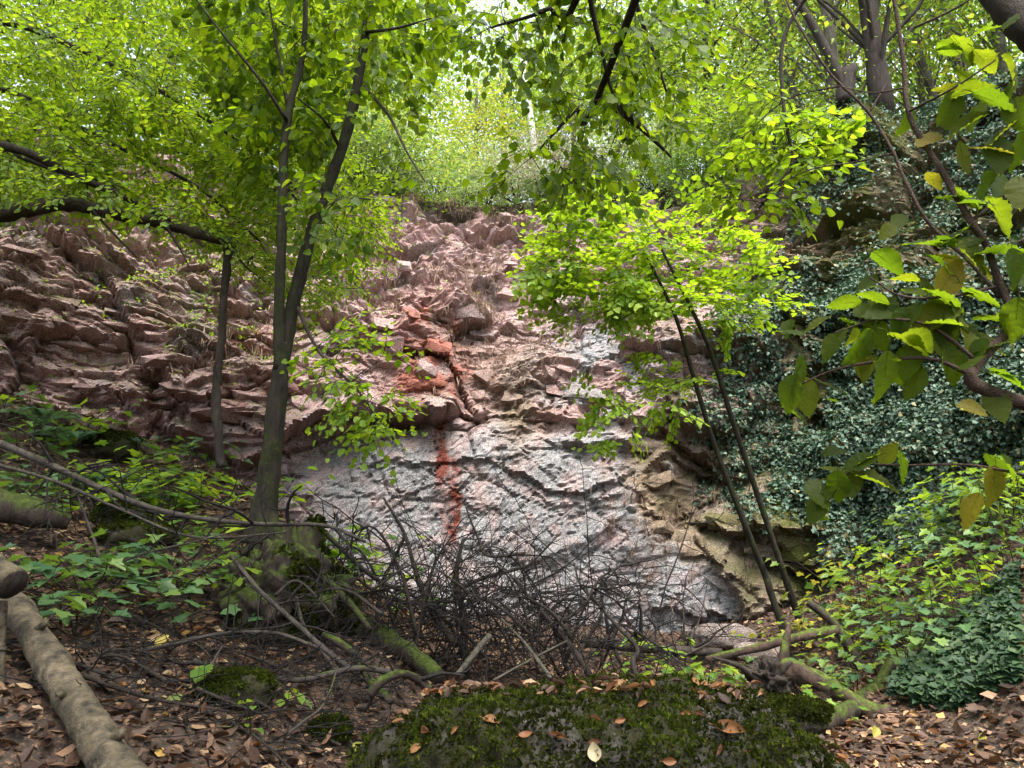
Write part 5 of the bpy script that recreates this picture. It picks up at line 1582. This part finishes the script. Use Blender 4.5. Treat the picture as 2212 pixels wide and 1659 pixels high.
for k in range(8):
    x0, y0 = rng.uniform(560, 860), rng.uniform(1260, 1420)
    Y0 = rng.uniform(5.8, 6.6)
    w_ = rng.uniform(120, 300) * (1 if k % 2 else -1)
    branch("dark dead branch trailing between the stump and the brush pile", [(x0, y0, Y0), (x0 + w_ * .4, y0 - rng.uniform(0, 60), Y0), (x0 + w_, y0 + rng.uniform(-60, 80), Y0 - .2)], rng.uniform(.010, .018), .004, B_DARK, 9, 800 + k, .5, "brush_branch", "branches trailing from the stump", 6, .2, "branch", 20, 1)
for k in range(16):
    px, py = rng.uniform(150, 800), rng.uniform(1330, 1640)
    Y0 = float(np.interp(py, [1250, 1450, 1650], [6.0, 5.2, 4.3]))
    c_ = P(px, py, Y0); a_ = rng.uniform(0, 3.14); ln = rng.uniform(.3, .8)
    d_ = np.array([math.cos(a_), math.sin(a_) * .8, 0]) * ln / 2
    pp = np.array([c_ - d_, c_ + rng.normal(0, .04, 3), c_ + d_])
    pp[:, 2] = ground_z(pp[:, 0], pp[:, 1]) + rng.uniform(.02, .10, 3)
    t = thing("fallen_stick", "short dark stick lying on the left leaf litter", "stick", pp[1], "sticks on the left litter")
    trunk_part(t, pp, rng.uniform(.009, .018), .006, B_DARK, "stem", 14, 7, .25, k)
    mb = MB(); sub_twigs(mb, smooth_path(pp, 14), .012, 4, rng, .3, 1)
    mb.build("twig_mass", B_TWIG, t, kind="stuff")
rng = np.random.default_rng(808)
mb = MB()
for k in range(280):
    u = nrm(rng.normal(0, 1, 3)) * rng.random() ** .45
    c = P(1055, 1375, 7.3) + u * (1.0, .6, .7)
    if c[2] < ground_z(c[0], c[1]): continue
    if k % 3 == 0: c = P(rng.uniform(740, 1480), rng.uniform(1200, 1440), rng.uniform(6.6, 8))
    d = nrm(rng.normal(0, 1, 3) * (1, .6, .8) + (0, 0, .2))
    ln = rng.uniform(.3, 1.5)
    q = [c]
    for s in range(6):
        d = nrm(d + rng.normal(0, .14, 3) - UP * .05); q.append(q[-1] + d * ln / 6)
    r = rng.uniform(.003, .010)
    q = np.array(q)
    tube(mb, q, r, r * .4, sides=3, cap=False)
    if rng.random() < .7: sub_twigs(mb, q, r * 1.2, 3, rng, ln * .5, 0)
tag(mb.build("brushwood", B_TWIG, kind="stuff"), "dense tangle of thin dark dead twigs heaped behind the boulder", "brushwood")
mb = MB()
for k in range(800):
    px, py = rng.uniform(-40, 860), rng.uniform(1090, 1650)
    Y = np.interp(py, [1050, 1250, 1450, 1650], [7.4, 6.2, 5.3, 4.2])
    c = P(px, py, Y); c[2] = ground_z(c[0], c[1]) + rng.uniform(.0, .12)
    d = nrm(rng.normal(0, 1, 3) * (1, .8, .25)); ln = rng.uniform(.2, .9); q = [c]
    for s in range(6):
        d = nrm(d + rng.normal(0, .18, 3) * (1, 1, .6)); q.append(q[-1] + d * ln / 6)
    r = rng.uniform(.002, .006); q = np.array(q); tube(mb, q, r, r * .4, sides=3, cap=False)
    if rng.random() < .5: sub_twigs(mb, q, r, 2, rng, ln * .4, 0)
tag(mb.build("twig_litter", B_TWIG, kind="stuff"), "thin fallen twigs strewn over the left forest floor", "twigs")

# uprooted dead tree on the right
def root_plate():
    c = P(1665, 1465, 7.0)
    t = thing("uprooted_tree", "uprooted dead tree with a dark ragged root plate, right of the boulder", "tree", (c[0], c[1], float(ground_z(c[0], c[1]))))
    W, N, F = blob(c, (.17, .13, .16), 120, 60, 40, .9, .5, 3., .16)
    MB().add(W.reshape(-1, 3), F).build("root_plate", B_DARK, t)
    trunk_part(t, path((1690, 1440, 7.0), (1735, 1458, 6.9), (1788, 1481, 6.8), (1841, 1511, 6.6), (1880, 1535, 6.5), (1922, 1545, 6.4)), [.10, .09, .072, .062, .065, .07], None, B_REDLOG, "trunk", 40, 16, .22, 3)
    trunk_part(t, path((1685, 1465, 7.0), (1692, 1420, 7.0), (1700, 1375, 7.05), (1702, 1345, 7.1)), .06, .02, B_REDLOG, "root", 16, 9, .3)
    for q in (((1640, 1470), (1600, 1440), (1540, 1420)), ((1650, 1500), (1620, 1530), (1585, 1525)), ((1680, 1500), (1690, 1530), (1675, 1545)), ((1700, 1480), (1730, 1500), (1745, 1510))):
        trunk_part(t, np.array([P(a, b_, 6.95) for a, b_ in q]), .04, .01, B_DARK, "root", 12, 7, .3)


root_plate()
log("reddish fallen log with a mossy back behind the root plate", [(1525, 1425, 7.6), (1600, 1408, 7.6), (1690, 1386, 7.6), (1750, 1371, 7.6), (1806, 1362, 7.7)], .035, .05, B_REDLOG, 6, 40, rough=.25)
log("short mossy log lying on the path under the dead trunk", [(1752, 1572, 6.2), (1806, 1547, 6.4), (1860, 1528, 6.6)], .085, .08, B_MOSSY, 7, 30, rough=.2)
log("green mossy curved trunk leaning beside the path", [(1840, 1520, 6.9), (1893, 1490, 7.0), (1910, 1460, 7.1), (1925, 1430, 7.2)], .07, .05, B_MOSSY, 8, 30, rough=.2)
log("leaning mossy snag above the reddish log", [(1855, 1440, 7.9), (1830, 1393, 8.0), (1795, 1340, 8.1), (1745, 1300, 8.2)], .075, .04, B_MOSSY, 9, 30, rough=.25)
branch("grey broken stick in front of the root plate", [(1525, 1482, 6.0), (1602, 1502, 6.0), (1655, 1512, 6.0)], .020, .012, B_STEM, 4, 640, .25)
branch("bare upright twig before the pink rocks", [(1480, 1440, 8.6), (1478, 1360, 8.6), (1476, 1290, 8.6), (1484, 1255, 8.6)], .012, .004, B_DEAD, 14, 641, .7)
branch("bare leaning twig beside the pink rocks", [(1470, 1420, 8.4), (1510, 1340, 8.5), (1530, 1250, 8.6)], .010, .003, B_DEAD, 10, 642, .6)
branch("long thin twig fanning over the pink rocks", [(1450, 1430, 8.3), (1530, 1390, 8.3), (1590, 1350, 8.4)], .010, .003, B_DEAD, 8, 643, .5)

# ------------------------------------------------------------------ saplings, ferns, herbs
def sapling(px, py, Y, label, w, h, n, size, mat, kind='maple', seed=0, name="sapling", group="saplings", cat="sapling", stems=3, single=40, droop=.15, jit=.22):
    b0 = P(px, py, Y); b0[2] = float(ground_z(b0[0], b0[1])) - .02
    t = thing(name, label, cat, b0, group)
    c = Crown(seed + 1000); rng = c.rng
    for s in range(stems):
        top = b0 + np.array([rng.normal(0, w * .35), rng.normal(0, w * .25), h * rng.uniform(.65, 1.05)])
        p = smooth_path([b0, (b0 + top) / 2 + rng.normal(0, .05, 3), top], 10)
        tube(c.twigs, p, .007, .003, sides=5, cap=False)
        m_ = max(2, n // stems)
        for k in range(m_):
            f = rng.uniform(.4, 1)
            a = p[int(f * 9)]
            ang = rng.uniform(0, 6.28)
            d = np.array([math.cos(ang), math.sin(ang), rng.uniform(-.1, .25)])
            q = a + d * w * rng.uniform(.15, .6)
            tube(c.twigs, np.array([a, (a + q) / 2 + UP * .03, q]), .0022, .0012, sides=3, cap=False)
            c.leaf(q, nrm(d * (1, 1, 0) - UP * droop * rng.uniform(.5, 2)), nrm(UP + rng.normal(0, jit, 3)), size * rng.uniform(.7, 1.2))
    c.finish(t, kind, mat, B_DARK, single, twigname="stem")


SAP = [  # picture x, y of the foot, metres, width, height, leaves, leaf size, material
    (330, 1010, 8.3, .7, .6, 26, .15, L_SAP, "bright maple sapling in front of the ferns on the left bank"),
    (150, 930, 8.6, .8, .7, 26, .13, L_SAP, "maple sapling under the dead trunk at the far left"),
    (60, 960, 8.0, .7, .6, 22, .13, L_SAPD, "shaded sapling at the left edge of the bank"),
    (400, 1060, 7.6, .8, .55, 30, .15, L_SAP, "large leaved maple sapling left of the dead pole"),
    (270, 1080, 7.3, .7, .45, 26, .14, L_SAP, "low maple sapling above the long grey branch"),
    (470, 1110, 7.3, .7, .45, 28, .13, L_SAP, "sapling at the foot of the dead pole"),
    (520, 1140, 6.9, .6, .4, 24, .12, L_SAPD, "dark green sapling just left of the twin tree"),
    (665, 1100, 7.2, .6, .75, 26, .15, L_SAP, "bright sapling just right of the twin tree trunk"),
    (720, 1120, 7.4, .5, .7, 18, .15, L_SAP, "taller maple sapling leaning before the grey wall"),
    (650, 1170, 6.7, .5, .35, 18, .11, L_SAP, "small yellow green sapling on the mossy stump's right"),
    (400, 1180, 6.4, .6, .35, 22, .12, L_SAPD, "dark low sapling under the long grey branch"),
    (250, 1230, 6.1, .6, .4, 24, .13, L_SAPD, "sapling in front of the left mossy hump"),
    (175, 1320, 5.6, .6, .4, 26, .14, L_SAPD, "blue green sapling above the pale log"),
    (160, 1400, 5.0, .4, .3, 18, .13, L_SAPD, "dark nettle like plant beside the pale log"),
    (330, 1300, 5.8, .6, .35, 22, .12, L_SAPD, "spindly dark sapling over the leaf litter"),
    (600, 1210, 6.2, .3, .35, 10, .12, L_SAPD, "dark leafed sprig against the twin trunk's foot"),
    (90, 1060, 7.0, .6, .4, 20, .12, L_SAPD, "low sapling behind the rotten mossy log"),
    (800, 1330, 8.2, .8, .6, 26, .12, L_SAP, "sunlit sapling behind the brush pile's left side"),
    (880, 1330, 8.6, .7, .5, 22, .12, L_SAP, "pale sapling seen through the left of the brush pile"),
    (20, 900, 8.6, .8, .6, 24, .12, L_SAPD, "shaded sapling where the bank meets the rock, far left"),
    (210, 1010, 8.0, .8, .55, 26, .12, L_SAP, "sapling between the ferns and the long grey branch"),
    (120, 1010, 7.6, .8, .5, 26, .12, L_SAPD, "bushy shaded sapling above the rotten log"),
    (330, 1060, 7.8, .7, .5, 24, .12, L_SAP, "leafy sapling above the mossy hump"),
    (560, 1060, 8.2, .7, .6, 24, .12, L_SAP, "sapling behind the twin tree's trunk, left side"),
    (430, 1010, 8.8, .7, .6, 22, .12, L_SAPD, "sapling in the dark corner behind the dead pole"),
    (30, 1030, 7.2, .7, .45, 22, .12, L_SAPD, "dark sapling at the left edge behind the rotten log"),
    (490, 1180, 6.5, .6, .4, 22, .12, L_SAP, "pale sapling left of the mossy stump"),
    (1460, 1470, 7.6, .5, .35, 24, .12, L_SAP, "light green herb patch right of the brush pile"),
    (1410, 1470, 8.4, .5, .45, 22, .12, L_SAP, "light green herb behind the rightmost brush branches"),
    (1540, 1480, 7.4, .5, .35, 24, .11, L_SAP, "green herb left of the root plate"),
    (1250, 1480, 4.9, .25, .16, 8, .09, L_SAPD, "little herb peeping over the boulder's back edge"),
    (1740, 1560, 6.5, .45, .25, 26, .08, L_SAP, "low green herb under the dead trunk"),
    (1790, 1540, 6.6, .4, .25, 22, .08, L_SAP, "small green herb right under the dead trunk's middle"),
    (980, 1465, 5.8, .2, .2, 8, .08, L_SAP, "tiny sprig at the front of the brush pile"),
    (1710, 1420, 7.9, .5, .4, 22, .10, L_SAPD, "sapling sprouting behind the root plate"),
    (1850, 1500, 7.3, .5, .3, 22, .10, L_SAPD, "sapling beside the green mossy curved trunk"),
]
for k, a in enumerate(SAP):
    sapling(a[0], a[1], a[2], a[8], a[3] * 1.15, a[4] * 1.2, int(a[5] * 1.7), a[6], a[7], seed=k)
rng = np.random.default_rng(4)
# the two sprouts with big single leaves at lower left
sapling(480, 1370, 5.0, "sprout with a few large crisp leaves, lower left", .28, .22, 7, .15, L_SAP, 'heart', 91, "sprout", None, "plant", 2, 40, .5)
sapling(640, 1470, 5.1, "pale green seedling between the fallen branches", .3, .15, 9, .10, L_SAP, 'oval', 92, "sprout", None, "plant", 2, 40, .3)
sapling(495, 1600, 4.5, "small clover like seedling before the rounded mossy stone", .16, .1, 8, .05, L_SAP, 'heart', 93, "sprout", None, "plant", 2, 40, .1)
# the thicket on the right bank
k = 0
for py, Y, xs, hh_ in ((1290, 9.6, (1690, 1780, 1860), .7), (1260, 9.3, (1930, 2010, 2090, 2180), .8), (1330, 8.6, (1830, 1910, 1990, 2080, 2170), .8), (1400, 7.8, (1900, 1980, 2070, 2160), .7), (1440, 7.0, (1960, 2040, 2130, 2210), .6), (1230, 8.6, (2140, 2215), .9), (1160, 8.8, (2120, 2200), .9)):
    for x in xs:
        yel = (py == 1290)
        ordn = ('first', 'second', 'third', 'fourth', 'fifth')[xs.index(x)]
        sapling(x, py + 60, Y, ("%s of the yellowing saplings above the logs, counted from the left" % ordn if yel else "%s sapling from the left in the %s of the right bank thicket" % (ordn, {1260: "upper row", 1330: "middle row", 1400: "lower row", 1440: "front row", 1230: "steep row", 1160: "highest row"}[py])), .95, hh_ * 1.1, 60, .105, (L_YEL if yel else (L_SAP if (k % 3 == 0 or py < 1240) else L_SAPD)), seed=200 + k,
                group=("yellowing saplings" if yel else "thicket on the right bank"), stems=5, single=22, droop=.25, jit=.28)
        k += 1


def fern(px, py, Y, label, nf, L, seed):
    b0 = P(px, py, Y); b0[2] = float(ground_z(b0[0], b0[1]))
    t = thing("fern", label, "fern", b0, "ferns on the left bank")
    rng = np.random.default_rng(seed)
    for f in range(nf):
        a = f / nf * 6.28 + rng.uniform(-.3, .3)
        d = np.array([math.cos(a), math.sin(a), 0])
        s = np.linspace(0, 1, 22)
        ln = L * rng.uniform(.8, 1.1)
        p = b0 + d * (s * ln)[:, None] + UP * (ln * (1.0 * s - .85 * s ** 2.2))[:, None]
        mb = MB(); tube(mb, p, .004, .001, sides=3, cap=False)
        tg = nrm(np.gradient(p, axis=0)); sd = np.cross(tg, UP); sd = nrm(sd)
        w = ln * .2 * np.sin(np.pi * np.clip(s * .9 + .08, 0, 1)) ** .8
        for sg in (-1, 1):
            leaves(mb, 'slim', p[2:], nrm(sd[2:] * sg + tg[2:] * .35 - UP * .1), nrm(np.cross(tg[2:], sd[2:]) * 1.0 + rng.normal(0, .05, (20, 3))), w[2:] + .01, rng)
        mb.build("frond", L_FERN, t, smooth=False)


for i, a in enumerate(((150, 950, 8.9, "fern below the dead trunk at left", 9, .6), (235, 945, 9.0, "fern arching beside the mossy stone", 9, .65), (190, 1000, 8.2, "pale fern lower down the left bank", 8, .5), (345, 1040, 8.0, "fern with light fronds near the big maple leaves", 8, .5), (90, 900, 9.0, "dark fern at the far left under the rock", 8, .6), (290, 1000, 8.5, "fern between the two middle saplings", 8, .5))):
    fern(*a, 400 + i)

# ------------------------------------------------------------------ leaf litter and ground ivy
rng = np.random.default_rng(55)
def scatter_ground(n, poly, y_of, zoff=.0):
    q = in_poly(n, poly, rng)
    Yv = np.interp(q[:, 1], *y_of) + rng.normal(0, .15, n)
    return q, Yv


n = 62000
Yr = rng.uniform(0, 1, n) ** .75 * 9.5 + 3.0
Xr = rng.uniform(-.78, .78, n) * Yr
Zr = ground_z(Xr, Yr) + rng.uniform(.0, .025, n)
pos = np.stack([Xr, Yr, Zr], -1)
gn = ground_normal(Xr, Yr)
mb = MB()
near = Yr < 5.6
sz = .03 + .085 * rng.random(n) ** 1.4
leaves(mb, 'oval', pos[near], nrm(rng.normal(0, 1, (near.sum(), 3)) * (1, 1, .25)), nrm(gn[near] + rng.normal(0, .35, (near.sum(), 3))), sz[near], rng, (-1.5, 2.5), .3, .2)
leaves(mb, 'kite', pos[~near], nrm(rng.normal(0, 1, ((~near).sum(), 3)) * (1, 1, .25)), nrm(gn[~near] + rng.normal(0, .35, ((~near).sum(), 3))), sz[~near] * 1.1, rng, (-1.5, 2.5))
tag(mb.build("leaf_litter", L_LITTER, smooth=False, kind="stuff"), "carpet of brown fallen leaves on the forest floor", "leaf litter")
for k in range(70):
    px, py = (rng.uniform(1700, 2190), rng.uniform(1540, 1650)) if k % 2 else (rng.uniform(20, 760), rng.uniform(1230, 1650))
    Y = np.interp(py, [1200, 1450, 1650], [6.2, 5.4, 4.3]) if px < 1000 else np.interp(py, [1500, 1650], [6.9, 5.4])
    p = P(px, py, Y); p[2] = float(ground_z(p[0], p[1])) + .015
    right_ = px > 1000
    me_ = OR[k % 8]
    lay_leaf(me_, L_ORANGE, p, nrm(UP + rng.normal(0, .3, 3)), rng.uniform(.07, .11), rng.uniform(0, 6.3),
             "orange brown leaf standing out on the path at lower right" if right_ else "tan leaf standing out on the dark litter at lower left", "bright leaves on the path" if right_ else "bright leaves on the left litter")
YL = curled_leaf(70, 1.2, .3); YL.materials.append(L_YEL)
for px, py, Y, lab in ((783, 1472, 4.6, "upright yellow leaf hanging left of the boulder"), (372, 1550, 4.6, "ochre leaf propped against the mossy branch"), (350, 1385, 5.2, "yellow leaf on the small dark mossy stone"), (1890, 1583, 5.9, "bright orange yellow leaf in the middle of the path"), (2125, 1632, 5.5, "pale yellow leaf at the path's right edge")):
    p = P(px, py, Y); g = float(ground_z(p[0], p[1])) + .02
    p[2] = max(g, min(p[2], g + .12))
    lay_leaf(YL, L_YEL, p, nrm(np.array([.2, -.7, .6])), .11, rng.uniform(0, 6), lab)
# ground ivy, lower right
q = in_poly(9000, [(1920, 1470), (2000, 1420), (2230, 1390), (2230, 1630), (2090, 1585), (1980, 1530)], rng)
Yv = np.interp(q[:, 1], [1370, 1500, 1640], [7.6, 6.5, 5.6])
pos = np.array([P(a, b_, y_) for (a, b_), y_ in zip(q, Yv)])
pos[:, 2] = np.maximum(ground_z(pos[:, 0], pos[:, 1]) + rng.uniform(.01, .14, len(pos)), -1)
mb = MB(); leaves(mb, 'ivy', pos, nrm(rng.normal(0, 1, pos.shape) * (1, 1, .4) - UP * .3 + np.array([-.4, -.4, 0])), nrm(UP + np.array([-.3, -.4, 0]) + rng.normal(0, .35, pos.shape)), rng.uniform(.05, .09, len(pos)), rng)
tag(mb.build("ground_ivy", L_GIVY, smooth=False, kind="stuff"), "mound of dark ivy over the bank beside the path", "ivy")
